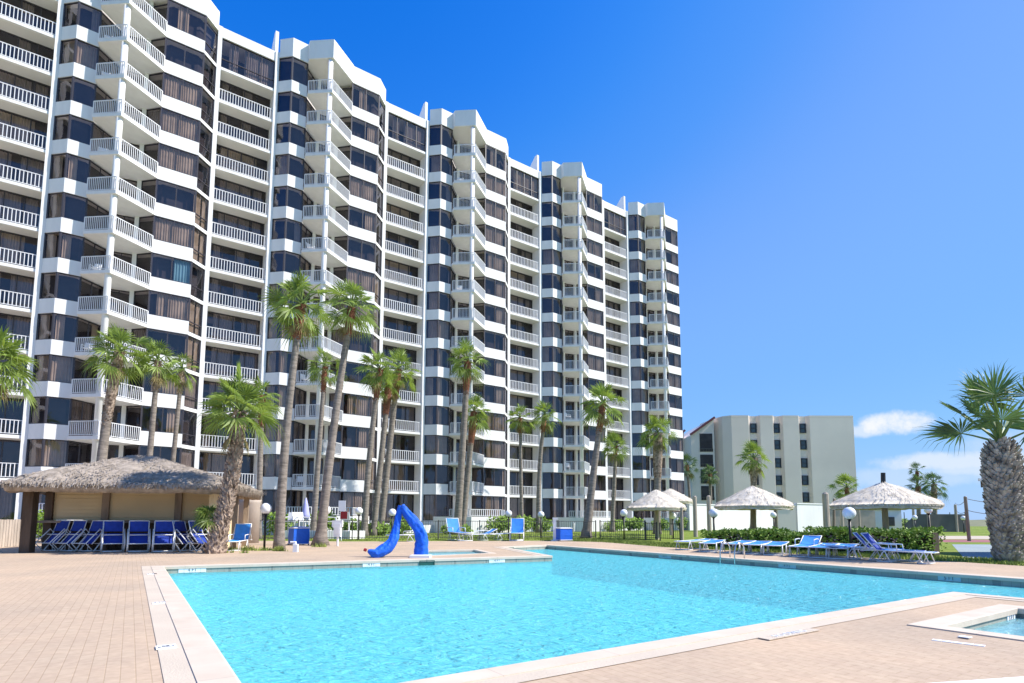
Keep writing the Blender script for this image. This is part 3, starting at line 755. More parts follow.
palm_px(320, 545.5, 352, 308, 35, 13, 7.5, 'tall palm leaning right with a dark flared foot beside the blue bin', seed=3, n=34, boots=1.4, flare=2.0, bendx=-.2, wind=(-.1, 0))
palm_px(313, 529, 325, 367, 22, 8, 5, 'slim palm with a thin trunk between the two tall grey palms', depth=38, seed=4, n=26, boots=1.8, dry=2)
palm_px(364, 536.5, 380, 370, 25, 9, 6, 'left palm of the tight clump of three behind the lift', depth=41, seed=5, n=30, boots=2.4, bendx=-.3, wind=(-.4, 0))
palm_px(373, 534, 389, 384, 20, 8, 7, 'middle and lowest palm of the tight clump of three', depth=42.5, seed=6, n=20, boots=2.4, dry=8)
palm_px(380, 533, 398, 370, 23, 9, 7, 'right palm of the tight clump of three, leaning right', depth=44, seed=7, n=28, boots=2.4, wind=(.1, 0))
palm_px(457, 533.5, 468, 362, 24, 11, 7, 'tall palm behind the upright blue lounger with a rust coloured neck', depth=46, seed=8, n=30, boots=2.8, wind=(-.25, 0))
palm_px(462, 531, 474, 412, 22, 8, 7, 'shorter palm growing right behind the tall palm over the upright blue lounger', depth=49, seed=9, n=24, boots=3, wind=(.2, 0))
palm_px(522, 530, 520, 418, 16, 5, 4, 'thin straight palm, left of the pair before the third balcony stack', depth=53, seed=10, n=24, boots=1.6)
palm_px(539, 530.5, 545, 415, 18, 7, 4.5, 'thin palm curving right, right of the pair before the third balcony stack', depth=54, seed=11, n=26, boots=1.8, bendx=-.5)
palm_px(586, 538, 603, 404, 27, 12, 6, 'curved leaning palm standing alone on the lawn right of the blue and white bin', depth=37, seed=12, n=32, boots=2.0, bendx=-.1, flare=1.5, wind=(-.2, 0))
palm_px(612, 531, 616, 446, 18, 6, 4, 'short thin palm just right of the curved leaning palm', depth=58, seed=13, n=26, boots=1.0)
palm_px(657, 533, 658, 433, 22, 9, 9, 'palm with a thick dark neck rising behind the left straw parasols', depth=50, seed=14, n=28, boots=4.2, bootm='boot', wind=(-.3, 0))
palm_px(692, 518, 687, 465, 15, 4, 3, 'small dark palm against the grey wing of the beige building', depth=86, seed=15, n=22, boots=1, leafm='leafdark')
palm_px(711, 518, 710, 474, 12, 4, 4, 'dark bushy palm before the open balconies of the beige building', depth=88, seed=16, n=24, boots=1, leafm='leafdark')
palm_px(753, 528, 754, 458, 19, 8, 7, 'palm rising behind the middle straw parasol before the beige building', depth=62, seed=17, n=28, boots=3, bootm='boot')
palm_px(847, 526, 847, 488, 18, 5, 4, 'low round-crowned palm at the right edge of the beige building', depth=70, seed=18, n=26, boots=1)
palm_px(919, 524, 918, 486, 14, 5, 5, 'narrow two-tiered palm standing just left of the barrel-trunked palm', depth=90, seed=19, n=24, boots=3, leafm='leafdark', lowel=-60)
palm_px(918, 524, 917, 471, 10, 3, 3, 'slim palm rising out of the two-tiered clump left of the barrel-trunked palm', depth=91, seed=29, n=18, boots=1, leafm='leafdark')
palm_px(934, 524, 934, 484, 15, 8, 5, 'small palm with a barrel-shaped trunk beyond the right straw parasol', depth=75, seed=20, n=24, boots=3.4, bootm='boot', leafm='leafdark')
palm_px(-22, 545, -6, 362, 42, 14, 8, 'palm crown reaching in from the left edge of the picture', depth=26, seed=21, n=34, boots=1.5, leafm='leaf', wind=(.3, 0))
palm_px(97, 530, 120, 352, 32, 14, 9, 'palm leaning right behind the thatched bar, leftmost of three', depth=29, seed=22, n=32, boots=4.0, bootm='boot', bendx=-.5, wind=(-.3, 0))
palm_px(143, 528, 158, 362, 27, 9, 6, 'palm behind the thatched bar, middle of three', depth=30.5, seed=23, n=28, boots=1.6, bootm='boot', wind=(-.45, 0))
palm_px(166, 527, 182, 370, 19, 7, 5, 'thin palm behind the thatched bar, rightmost of three', depth=32, seed=24, n=22, boots=1.4, bootm='boot', wind=(-.45, 0))
palm_px(1009, 561.5, 1000, 443, 84, 26, 24, 'massive palm with a fat scaly trunk at the right edge of the picture', depth=17.2, seed=26, n=11, bigboots=620, bootm='bootgrey', fat=True, dry=0, nseg=26, leafm='leafdark', lowel=28, wind=(-.25, 0), pet=.54, droopk=.35)
palm_px(258, 540, 262, 396, 26, 8, 6, 'pale-crowned palm between the stout palm and the tallest grey palm', depth=35, seed=27, n=26, boots=2)
# fan shrub by the bar
t = empty('fan_palm_shrub', G(205, 553.2), 0, 'low fan palm shrub with hanging green fronds left of the stout palm trunk', 'shrub')
lf = MB(); st = MB(); r2_ = random.Random(5)
for q in range(20):
    a = r2_.uniform(1.4, 4.9); el = R(r2_.uniform(-10, 65)); d = Vector((math.cos(a)*math.cos(el), math.sin(a)*math.cos(el), math.sin(el)))
    fan_leaf(lf, st, Vector((.18, .1, 1.25)), d, .35, .55, .7, r2_, 16)
lf.build('foliage', M['leaf'], t); 
st.tube([(.25, .1, 0), (.2, .1, .6), (.18, .1, 1.28)], [.09, .07, .05], 8); st.build('stem', M['stem'], t)

# ------------------------------------------------------------------ hedges and shrubs
def leafy(b, c, rx, ry, rz, n, r_, size=.07, shell=.55):
    for q in range(n):
        while True:
            v = Vector((r_.uniform(-1, 1), r_.uniform(-1, 1), r_.uniform(-1, 1)))
            if shell < v.length < 1: break
        p = Vector((c[0]+v.x*rx, c[1]+v.y*ry, c[2]+v.z*rz))
        a = Vector((r_.gauss(0, 1), r_.gauss(0, 1), r_.gauss(0, .7))).normalized(); s = a.orthogonal().normalized()*size*.5; L = a*size*r_.uniform(.7, 1.4)
        b.add([p, p+L*.5+s, p+L, p+L*.5-s], [(0, 1, 2, 3)])
def hedge(p, q, h, dpt, label, seed, viol=0.0):
    r_ = random.Random(seed); d = q-p; L = d.length; a = math.atan2(d.y, d.x)
    t = empty('hedge', (p+q)/2, a, label, 'hedge'); lf = MB(); fl = MB(); ins = MB()
    nseg = int(L/.55)+1
    for k in range(nseg):
        x = -L/2+L*(k+.5)/nseg; hh = h*(.88+.2*noise.noise(Vector((x*.8, seed, 0))))
        ins.box((x, 0, hh*.42), (L/nseg*1.01, dpt*.55, hh*.84))
        n = int(560*hh*dpt)
        for q_ in range(n):
            f = r_.random(); u = x+r_.uniform(-.35, .35)
            if f < .45: y, z = r_.uniform(-dpt/2, dpt/2), hh-abs(r_.gauss(0, .07))
            elif f < .8: y, z = -dpt/2+abs(r_.gauss(0, .1)), r_.uniform(.05, hh)
            else: y, z = dpt/2-abs(r_.gauss(0, .1)), r_.uniform(.05, hh)
            z += .10*noise.noise(Vector((u*2.2, y*2, 5))); y += .14*noise.noise(Vector((u*1.7, z*2, 9)))
            A_ = Vector((r_.gauss(0, 1), r_.gauss(0, 1), r_.gauss(0, .8))).normalized(); s = A_.orthogonal().normalized()*.035; Lv = A_*.09*r_.uniform(.6, 1.5)
            tgt = fl if (viol and z < hh*.75 and noise.noise(Vector((u*.9, seed*3.1, 2))) > .05 and r_.random() < viol) else lf
            P_ = Vector((u, y, z)); tgt.add([P_, P_+Lv*.5+s, P_+Lv, P_+Lv*.5-s], [(0, 1, 2, 3)])
    lf.build('foliage', M['hedge'], t); ins.build('branches', M['hedgein'], t)
    if fl.v: fl.build('flowers', M['flower'], t)
hA, hB = G(718, 547.5), G(957, 557)
hedge(hA+(hB-hA)*.0+Vector((0, .9, 0)), hA+(hB-hA)*.5+Vector((0, .9, 0)), .85, 1.5, 'clipped green hedge behind the row of flat blue loungers, under the middle parasol', 1, .3)
hedge(hA+(hB-hA)*.53+Vector((0, .9, 0)), hB+Vector((0, .9, 0)), .98, 1.6, 'clipped green hedge ending by the court, behind the navy lounger', 2, .4)
def bush(p, r, h, label, seed, n=500):
    t = empty('bush', p, 0, label, 'bush'); b = MB(); r_ = random.Random(seed)
    for k in range(5):
        o = Vector((r_.uniform(-.5, .5)*r, r_.uniform(-.5, .5)*r, h*r_.uniform(.4, .65)))
        leafy(b, o, r*.6, r*.6, h*.42, n//5, r_, .16*max(.6, r), .3)
    b.build('foliage', M['hedge'], t); s = MB()
    for k in range(5): s.tube([(0, 0, 0), (r_.uniform(-.3, .3)*r, r_.uniform(-.3, .3)*r, h*.6)], .02, 5)
    s.build('branches', M['hedgein'], t)
bl = [(282, 527, 1.1, 1.9, 'green bush by the terrace right of the round pier'), (322, 527, 1.2, 1.9, 'green bush hidden behind the tall leaning palm'),
      (398, 530, 1.3, 1.2, 'green bush just left of the pool lift arch'), (405, 529, 1.0, 1.5, 'small shrub by the terrace wall under the lift arch'), (500, 528, 1.2, 1.6, 'leafy shrub beside the globe lamp over the upright lounger'),
      (521, 529, 1.1, 1.5, 'green shrub at the foot of the thin straight palm'), (541, 529, 1.2, 1.5, 'round green shrub at the foot of the thin curving palm'),
      (614, 528, 1.3, 1.2, 'low green bush at the foot of the short thin palm'), (630, 528, 1.6, 1.4, 'wide green bush left of the straw parasols'),
      (661, 527, 1.2, 1.5, 'pale bush seen between the posts under the left parasol'), (676, 527, 1.2, 1.6, 'bush against the white wall right of the black gate'), (352, 529, 1.0, 1.2, 'green bush right of the red sign'), (43, 536, .8, 1.7, 'green bush in front of the lower white balcony left of the bar'),
      (455, 530, 1.4, .8, 'low clipped bush behind the leftmost upright lounger'), (374, 531, 1.6, .8, 'low dark bush at the feet of the palm clump')]
for j, (x, y, r, h, lb) in enumerate(bl):
    q = (x-512)/FOC; uu = (q*38.5+27.8)/(.811-q*.585); fd = 38.5+.585*uu
    p = G(x, max(y, 527))
    if p.y > fd-6.5: p = Vector(W(x, 525, fd-6.5)); p.z = 0
    bush(p, r, h, lb, 60+j, 900)
# dune scrub bushes
for j, (x, d_, s) in enumerate(((886, 100, 2.0), (900, 105, 1.6), (866, 110, 1.8))):
    p = W(x, 500, d_); p.z = 0; bush(p, s*1.4, s, ['grey-green scrub on the dune left of the thatched parasol post', 'scrub bush on the dune right of the parasol post', 'scrub bush beside the small white shed'][j], 90+j, 500)

# ------------------------------------------------------------------ thatched bar on the left
def thatch_fringe(b, a, c, n, r_, L=.22, lean=0):
    a, c = Vector(a), Vector(c); d = (c-a); dn = d.normalized(); o = Vector((dn.y, -dn.x, 0))
    for k in range(n):
        p = a+d*r_.random()+o*r_.uniform(-.06, .08)+Vector((0, 0, r_.uniform(-.03, .1))); l = L*r_.uniform(.5, 1.3); w = r_.uniform(.015, .04)
        q = p+Vector((r_.uniform(-.05, .05), r_.uniform(-.05, .05), -l))+o*r_.uniform(0, .06)
        b.add([p-dn*w, p+dn*w, q+dn*w*.3, q-dn*w*.3], [(0, 1, 2, 3)])
def bar_hut():
    hw, hd = 3.6, 3.0
    hx_, hy_ = Vector((math.cos(R(15)), math.sin(R(15)), 0)), Vector((-math.sin(R(15)), math.cos(R(15)), 0)); AX = -.5
    c = Vector((-12.85, 20.3, 0))-hx_*.80+hy_*hd
    rz = R(15)
    t = empty('thatched_bar', c, rz, 'thatched poolside bar with tan shutters between brown posts', 'hut')
    ze, zt = 2.28, 3.72
    b = MB(); nx, ny = 60, 44
    vs = []
    for j in range(ny+1):
        for i in range(nx+1):
            x = -hw+2*hw*i/nx; y = -hd+2*hd*j/ny
            e = min((hw+x)/(hw+AX-.4), (hw-x)/(hw-AX-.4), (hd-abs(y))/hd, 1)
            z = ze+.22+(zt-ze-.22)*(e**.92)
            z += .05*noise.noise(Vector((x*1.3, y*1.3, 0)))+.03*noise.noise(Vector((x*6, y*6, 3)))-.10*max(0, 1-e*9)
            vs.append((x+.06*noise.noise(Vector((y*2, 1, 0)))*(1-e), y+.08*noise.noise(Vector((x*2, 7, 0)))*(1-e), z))
    fs = [(j*(nx+1)+i, j*(nx+1)+i+1, (j+1)*(nx+1)+i+1, (j+1)*(nx+1)+i) for j in range(ny) for i in range(nx)]
    n0 = len(vs); vs += [(x*.985, y*.98, z-.3) for x, y, z in vs]
    fs += [tuple(q+n0 for q in f[::-1]) for f in fs]
    for i in range(nx): fs += [(i+1, i, n0+i, n0+i+1), (ny*(nx+1)+i, ny*(nx+1)+i+1, n0+ny*(nx+1)+i+1, n0+ny*(nx+1)+i)]
    for j in range(ny): fs += [(j*(nx+1), (j+1)*(nx+1), n0+(j+1)*(nx+1), n0+j*(nx+1)), ((j+1)*(nx+1)+nx, j*(nx+1)+nx, n0+j*(nx+1)+nx, n0+(j+1)*(nx+1)+nx)]
    b.add(vs, fs); ro = b.build('thatch_roof', M['thatch'], t, True)
    b = MB(); r_ = random.Random(9)
    for a, q, n in (((-hw, -hd, ze+.1), (hw, -hd, ze+.1), 1500), ((hw, -hd, ze+.1), (hw, hd, ze+.1), 700), ((-hw, hd, ze+.1), (-hw, -hd, ze+.1), 500)): thatch_fringe(b, a, q, n, r_, .12)
    # straw lying on the slopes
    for k in range(5200):
        x = r_.uniform(-hw, hw); y = r_.uniform(-hd, hd); e = min((hw+x)/(hw+AX-.4), (hw-x)/(hw-AX-.4), (hd-abs(y))/hd, 1)
        front = (hd-abs(y))/hd < min((hw+x)/(hw+AX-.4), (hw-x)/(hw-AX-.4))
        z = ze+.22+(zt-ze-.22)*(e**.92)+.03-.10*max(0, 1-e*9)
        dn = Vector((0, -1 if y < 0 else 1, -.5)) if front else Vector((1 if x > 0 else -1, 0, -.42))
        dn = (dn+Vector((r_.uniform(-.3, .3), r_.uniform(-.3, .3), r_.uniform(-.02, .06)))).normalized()*r_.uniform(.08, .2)
        s = dn.cross(Vector((0, 0, 1))).normalized()*r_.uniform(.008, .02)
        p = Vector((x, y, z)); b.add([p-s, p+s, p+dn+s, p+dn-s], [(0, 1, 2, 3)])
    b.build('straw_fringe', M['thatch'], ro)
    fy = -hd+2.5
    xs = []
    for px in (49, 105.5, 178, 221):
        # intersect view ray with the front wall line
        r = ray(px, 520); 
        # solve r.xy*k = c + Bv*x + Av*fy
        det = r.x*(-hx_.y)-r.y*(-hx_.x); cx, cy = c.x+hy_.x*fy, c.y+hy_.y*fy
        k = (cx*(-hx_.y)-cy*(-hx_.x))/det; xs.append((Vector((r.x*k, r.y*k, 0))-Vector((cx, cy, 0))).dot(hx_))
    for j, x in enumerate(xs):
        b = MB(); b.box((x, fy, (ze+.35)/2), (.24, .24, ze+.35)); b.build('post', M['wood'] if j else M['wooddark'], t)
    for j in range(3):
        x0, x1 = xs[j]+.12, xs[j+1]-.12; b = MB()
        b.box(((x0+x1)/2, fy+.05, (1.15+ze+.3)/2), (x1-x0, .06, ze+.3-1.15))
        for k in range(9): b.box(((x0+x1)/2, fy+.005, 1.25+k*.14), (x1-x0, .035, .012))
        b.build('shutter', M['shutter'], t)
    b = MB(); b.box(((xs[0]+xs[3])/2, fy-.1, 1.08), (xs[3]-xs[0]+.5, .6, .09)); b.build('counter', M['wood'], t)
    b = MB(); b.box(((xs[0]+xs[3])/2, fy+.12, .52), (xs[3]-xs[0], .14, 1.04))
    for k in range(30): b.box((xs[0]+(xs[3]-xs[0])*(k+.5)/30, fy+.04, .52), (.02, .03, 1.0))
    b.build('bar_front', M['wooddark'], t)
    b = MB(); b.box(((xs[0]+xs[3])/2, hd-.9, 1.3), (xs[3]-xs[0]-.2, .15, 2.6)); b.box((xs[3]-.05, 0, 1.3), (.15, 2*hd-1.9, 2.6)); b.build('back_wall', M['shutter'], t)
    b = MB(); b.box((-hw+.35, -hd+1.1, (ze+.15)/2), (.30, .4, ze+.15)); b.build('corner_pier', M['wooddark'], t)
    for sx in (-1, 1):
        b = MB(); b.bar((sx*(hw-.3), -hd+.3, ze+.12), (AX, -hd*.05, zt-.35), .12, .14); b.build('rafter', M['wood'], t)
    b = MB(); b.box((0, fy, ze+.33), (2*hw-.6, .18, .2)); b.build('beam', M['wood'], t)
    for yy in (hd-1.2, fy): b = MB(); b.box((hw-.45, yy, (ze+.3)/2), (.2, .2, ze+.3)); b.build('post', M['wood'], t)
bar_hut()
# round pier right of bar
b = MB(); b.tube([(0, 0, 0), (0, 0, 2.0), (0, 0, 2.15)], [.55, .55, .62], 28)
tag(b.build('round_pier', M['concrete'], None, True, W(247, 540, 29).xy.to_3d()), 'squat tan concrete pier standing right of the thatched bar', 'pillar')
# wooden fence left
p, q = G(-30, 549), G(21, 546)
t = empty('wooden_fence', (p+q)/2, math.atan2((q-p).y, (q-p).x), 'short fence of upright tan and dark boards at the left edge', 'fence'); L = (q-p).length
b = MB()
for k in range(int(L/.15)): 
    x = -L/2+.075+k*.15; b.box((x, 0, .58+rnd.uniform(-.02, .02)), (.13, .03, 1.14))
b.build('boards', M['woodpale'], t)
b = MB(); b.box((0, .05, .3), (L, .05, .09)); b.box((0, .05, .95), (L, .05, .09)); b.build('rail', M['wood'], t)

# ------------------------------------------------------------------ straw parasols
def parasol(c, r, ze, za, label, pm='woodpale', stub=None):
    t = empty('straw_parasol', c, 0, label, 'parasol', 'straw parasols by the pool'); r_ = random.Random(int(r*1000))
    b = MB(); n, m = 72, 14; vs = []
    for j in range(m+1):
        f = j/m; 
        for k in range(n):
            a = 2*PI*k/n; rr = r*f; z = za-(za-ze-.12)*(f**1.08); z += .012*math.sin(a*8)*f+.03*noise.noise(Vector((math.cos(a)*3, math.sin(a)*3, f*6)))
            if j == m: z -= .09+.03*noise.noise(Vector((a*7, 1, 2)))
            rr *= 1+.012*noise.noise(Vector((a*5, f*4, 0)))
            vs.append((rr*math.cos(a), rr*math.sin(a), z))
    fs = [(j*n+k, j*n+(k+1) % n, (j+1)*n+(k+1) % n, (j+1)*n+k) for j in range(m) for k in range(n)]
    o = len(vs); vs += [(x*.97, y*.97, z-.16) for x, y, z in vs]; fs += [tuple(q+o for q in f[::-1]) for f in fs]
    fs += [(m*n+k, o+m*n+k, o+m*n+(k+1) % n, m*n+(k+1) % n) for k in range(n)]
    b.add(vs, fs); ro = b.build('thatch_roof', M['thatch_pale'], t, True)
    b = MB()
    for k in range(600):
        a = r_.uniform(0, 2*PI); p = Vector((math.cos(a)*r, math.sin(a)*r, ze+.04)); s = Vector((-math.sin(a), math.cos(a), 0))*r_.uniform(.01, .03); l = r_.uniform(.04, .11)
        b.add([p-s, p+s, p+Vector((0, 0, -l))+s*.3, p+Vector((0, 0, -l))-s*.3], [(0, 1, 2, 3)])
    for k in range(900):
        a = r_.uniform(0, 2*PI); f = math.sqrt(r_.random()); f2 = min(1, f+r_.uniform(.06, .14)); z1_ = za-(za-ze-.12)*f**1.08+.05; z2_ = za-(za-ze-.12)*f2**1.08+.045
        da = r_.uniform(-.05, .05); w = r_.uniform(.004, .011); s = Vector((-math.sin(a), math.cos(a), 0))*w
        p = Vector((math.cos(a)*r*f, math.sin(a)*r*f, z1_)); q = Vector((math.cos(a+da)*r*f2, math.sin(a+da)*r*f2, z2_))
        b.add([p-s, p+s, q+s, q-s], [(0, 1, 2, 3)])
    b.build('straw_fringe', M['thatch_pale'], ro)
    b = MB(); b.tube([(0, 0, -.05), (0, 0, za-.2)], [.13, .10], 12); b.build('post', M[pm], t)
    for k in range(8):
        a = 2*PI*k/8+.2; b = MB(); b.bar((.08*math.cos(a), .08*math.sin(a), za-.3), (r*.93*math.cos(a), r*.93*math.sin(a), ze-.02), .05, .06); b.build('rafter', M['wood'], t)
    if stub: b = MB(); b.tube([(0, 0, za-.15), (.02, 0, za+stub)], [.09, .085], 10); b.build('pole_tip', M['black'], t)
    return t
def parasol_px(x, yb, ye, ya, wpx, label, d=None, **k):
    d = d or zb(yb); c = W(x, 530, d); c.z = 0
    parasol(c, wpx/2*d/FOC, W(x, ye, d).z, W(x, ya, d).z, label, **k)
parasol_px(886, 548, 506, 482, 96, 'large straw parasol with a black pole tip above the navy lounger, rightmost', d=23.5, stub=.38)
parasol_px(754, 540, 507, 486, 74, 'straw parasol standing before the beige building, middle one', d=28.5, pm='wood')
parasol_px(657, 539, 508.5, 489.5, 58, 'straw parasol at the black gate, front one of the left pair', d=36)
parasol_px(671, 535, 502, 488.5, 44, 'straw parasol half hidden behind another, back one of the left pair', d=46)

# wooden posts of the open frames
posts = [(695.5, 536, 497, 4.2, 'weathered post left of the globe lamp between the parasols'), (709.5, 538, 496.5, 4.4, 'weathered post directly behind the globe lamp between the parasols'),
         (682, 540, 508, 3, 'slim post at the right end of the black gate'), (827, 536, 494, 6.2, 'thick pale post left of the dark leaning post'), (833.5, 535, 499, 2.6, 'thin dark post leaning against the thick pale post'),
         (842.5, 531, 506, 3.2, 'post close left of the big globe lamp, behind the hedge'), (860, 530, 508, 2, 'short post under the left rim of the right parasol'), (776, 531, 506, 3, 'slender brown post right of the middle parasol pole'), (914.5, 528, 507, 2.4, 'post below the right rim of the right parasol'), (929, 530, 506, 3, 'post at the right rim of the right parasol'),
         (957, 528, 505, 2.6, 'short post left of the tall court post'), (968.5, 539.5, 497, 3.2, 'tall brown post of the court fence beside the massive palm')]
pobs = []
for x, yb, yt, w, lb in posts:
    d = zb(yb) if yb > 530 else 62; p = W(x, 530, d); p.z = 0; h = W(x, yt, d).z; r = w/2*d/FOC
    t = empty('wooden_post', p, 0, lb, 'post', 'weathered wooden posts'); lean = .06*h if x in (833.5,) else -.02*h*(x > 960)
    b = MB(); b.tube([(0, 0, -.05), (lean*.5, 0, h*.5), (lean, 0, h)], [r, r*.96, r*.9], 10); b.build('shaft', M['woodpale'] if x not in (833.5, 776, 968.5) else M['wood'], t)
    b = MB(); b.tube([(lean, 0, h), (lean, 0, h+r*.5)], [r*.92, r*.5], 10); b.build('post_top', M['woodpale'], t)
    pobs.append((p, h))
b = MB()
pa, pb, pc = pobs[-1][0], pobs[-2][0], W(1040, 530, 34)
for dz, fz in ((-.1, 1), (-.8, 1)):
    for a, c in ((Vector((pa.x, pa.y, pobs[-1][1]+dz)), Vector((pb.x, pb.y, pobs[-1][1]+dz+.6))), (Vector((pa.x, pa.y, pobs[-1][1]+dz)), Vector((pc.x, pc.y, pobs[-1][1]+dz+.1)))):
        b.tube([a+(c-a)*s-Vector((0, 0, 1.2*s*(1-s))) for s in [k/10 for k in range(11)]], .018, 5)
tag(b.build('fence_wire', M['black']), 'sagging wires strung from the tall brown court post', 'wire')
# court windscreen
t = empty('windscreen_fence', W(935, 530, 62).xy.to_3d(), 0, 'brown mesh windscreen along the court behind the right parasol', 'fence')
b = MB(); s0 = W(905, 520, 62).x-W(935, 530, 62).x; s1 = W(966, 520, 62).x-W(935, 530, 62).x
n = 14
for k in range(n):
    x0 = s0+(s1-s0)*k/n; x1 = s0+(s1-s0)*(k+1)/n
    z0 = 1.9*min(1, .45+k/5); z1_ = 1.9*min(1, .45+(k+1)/5)
    b.add([(x0, 0, 0), (x1, 0, 0), (x1, .0, z1_), (x0, 0, z0), (x0, .04, 0), (x1, .04, 0), (x1, .04, z1_), (x0, .04, z0)], [(0, 1, 2, 3), (7, 6, 5, 4), (3, 2, 6, 7)])
b.build('mesh_screen', M['screen'], t)
b = MB()
for k in range(5): b.tube([(s0+(s1-s0)*k/4, .08, 0), (s0+(s1-s0)*k/4, .08, 2.1)], .04, 6)
b.build('frame', M['bronze'], t)
# small building at right edge
t = empty('pool_house', Vector((19.2, 18.8, 0)), 0, 'grey walled pool house with a dark eave behind the massive palm', 'building')
b = MB(); b.box((2.0, 1.0, 1.25), (5.0, 4.0, 2.5)); b.build('wall', M['concrete'], t)
b = MB(); b.box((2.0, 1.0, 2.62), (5.9, 4.9, .26)); b.build('roof', M['wooddark'], t)
b = MB(); b.box((2.0, 1.0, 2.79), (6.0, 5.0, .1)); b.build('roof_edge', M['white'], t)

# ------------------------------------------------------------------ globe lamps
def lamp_proto():
    t = empty('globe_lamp', (0, 0, 0)); b = MB(); b.tube([(0, 0, 0), (0, 0, 1.48)], .045, 10); b.build('pole', M['black'], t, True)
    b = MB(); b.tube([(0, 0, 1.46), (0, 0, 1.50), (0, 0, 1.54)], [.07, .10, .08], 14); b.build('collar', M['black'], t, True)
    b = MB(); b.tube([(0, 0, 0), (0, 0, .04)], .1, 12); b.build('base_plate', M['black'], t)
    sphere((0, 0, 1.72), .22).build('globe', M['globe'], t, True); return t
lp = lamp_proto()
lamps = [(265, 549, 508.5, 'globe lamp on a black pole at the weedy patch between the two near palms'), (325.5, 545.5, 510, 'globe lamp half hidden by the tall leaning palm'),
         (358.5, 534, 511, 'globe lamp left of the palm clump, right of the red sign'), (392, 534, 512.5, 'globe lamp just touching the left side of the blue lift cover'),
         (508.5, 536, 513.5, 'globe lamp left of the upright blue lounger by the fence'), (541, 536.5, 514.5, 'globe lamp at the foot of the thin curving palm'),
         (624, 541, 513, 'globe lamp on the lawn left of the black gate'), (714, 540, 513, 'globe lamp between the left parasols and the middle parasol'),
         (774, 529, 515, 'small distant globe lamp under the right rim of the middle parasol'), (850, 548, 513.3, 'big globe lamp before the hedge left of the right parasol'),
         (673, 537, 516, 'globe lamp under the front straw parasol of the left pair'), (929.5, 540, 510, 'globe lamp just under the right tip of the right parasol'),
         (915.5, 527, 517.5, 'tiny globe lamp against the brown windscreen'), (964, 531, 518, 'tiny globe lamp between the short post and the tall court post')]
lr = {265: 5.5, 325.5: 4.6, 358.5: 3.8, 392: 3.8, 508.5: 3.5, 541: 3.3, 624: 3.7, 714: 4.6, 774: 2.9, 850: 6.2, 673: 3.4, 929.5: 3.6, 915.5: 2.4, 964: 2.2}
for j, (x, yb, yg, lb) in enumerate(lamps):
    o = lp if j == 0 else copy_tree(lp)
    d = .22*FOC/lr[x]; p = W(x, 530, d); p.z = 0; o.location = p
    zg = W(x, yg, d).z; o.scale = (1, 1, zg/1.72); 
    for ch in o.children:
        if ch.name.startswith('globe'):
            ch.scale = (1, 1, 1.72/zg); ch.location = (0, 0, 1.72-1.72*1.72/zg)
    tag(o, lb, 'lamp', 'white globe lamps round the pool')

# ------------------------------------------------------------------ fences
def picket(p, q, h, label, m='bronze', gap=.13, name='metal_fence', posts_=2.4):
    d = q-p; L = d.length; t = empty(name, (p+q)/2, math.atan2(d.y, d.x), label, 'fence' if name != 'metal_gate' else 'gate')
    b = MB()
    for z in (h-.04, .15): b.box((0, 0, z), (L, .035, .035))
    b.build('rail', M[m], t); b = MB()
    n = int(L/gap)
    for k in range(n+1): b.box((-L/2+L*k/n, 0, h/2+.03), (.018, .018, h-.1))
    b.build('pickets', M[m], t)
    n = max(1, round(L/posts_))
    for k in range(n+1):
        b = MB(); b.box((-L/2+L*k/n, .03, h/2), (.06, .06, h+.06)); b.build('post', M[m], t)
F = lambda x, y: G(x, y)
picket(F(240, 541), F(352, 540), 1.15, 'dark picket fence behind the blue bins between the palms', 'bronze', .14)
picket(F(352, 540), F(596, 538.8), 1.14, 'long bronze picket fence along the lawn behind the upright blue loungers', 'bronze', .14)
picket(F(600, 538.8), F(645, 540), 1.15, 'thin picket fence on the lawn right of the curved palm', 'bronze', .14)
picket(F(646, 540), F(657, 540.2), 1.05, 'short grey fence panel left of the black gate', 'black', .10)
picket(F(660, 540.5), F(680, 541), 1.02, 'black metal gate with close bars under the left parasols', 'black', .12, 'metal_gate', 1.2)
picket(F(23, 545.5), F(52, 544.5), 1.05, 'short dark picket fence between the board fence and the bar', 'black', .14)

# ------------------------------------------------------------------ chairs and loungers
def fold_chair():
    t = empty('folded_lounge_chair', (0, 0, 0)); f = MB()
    for y in (-.33, .33):
        loop = [(0, y, .02), (.44, y, .56), (.20, y, .82), (-.30, y, .32), (0, y, .02)]
        f.tube([loop[0], loop[1], loop[2], loop[3], loop[4]], .021, 8)
    for x, z in ((0, .04), (-.30, .32), (.44, .56), (.22, .30), (.1, .62)): f.tube([(x, -.33, z), (x, .33, z)], .017, 6)
    for y in (-.3, .3): f.tube([(-.05, y, .28), (.30, y, .68), (.42, y, 1.12)], .018, 8)
    f.tube([(.42, -.3, 1.12), (.42, .3, 1.12)], .018, 8)
    f.tube([(.30, -.3, .04), (.30, .3, .04)], .017, 6); 
    for y in (-.3, .3): f.tube([(.32, y, .42), (.30, y, .03)], .017, 6)
    f.build('frame', M['metalwhite'], t, True)
    def sling(pts, m, nm):
        b = MB(); n = len(pts); K = 6; vs = []
        for s in range(2):
            for x, z in pts:
                for k in range(K+1):
                    y = -.275+.55*k/K; vs.append((x-.02*math.sin(PI*k/K)+s*.012, y, z+s*.008))
        W_ = K+1; fs = [(j*W_+k, j*W_+k+1, (j+1)*W_+k+1, (j+1)*W_+k) for j in range(n-1) for k in range(K)]
        o = n*W_; fs += [tuple(q+o for q in f_[::-1]) for f_ in fs]; b.add(vs, fs); b.build(nm, m, t, True)
    sling([(.28, .74), (.33, .85), (.38, 1.0), (.415, 1.10)], M['navy'], 'backrest')
    sling([(-.03, .30), (.08, .38), (.18, .50), (.27, .66)], M['navy'], 'seat')
    return t
fc = fold_chair()
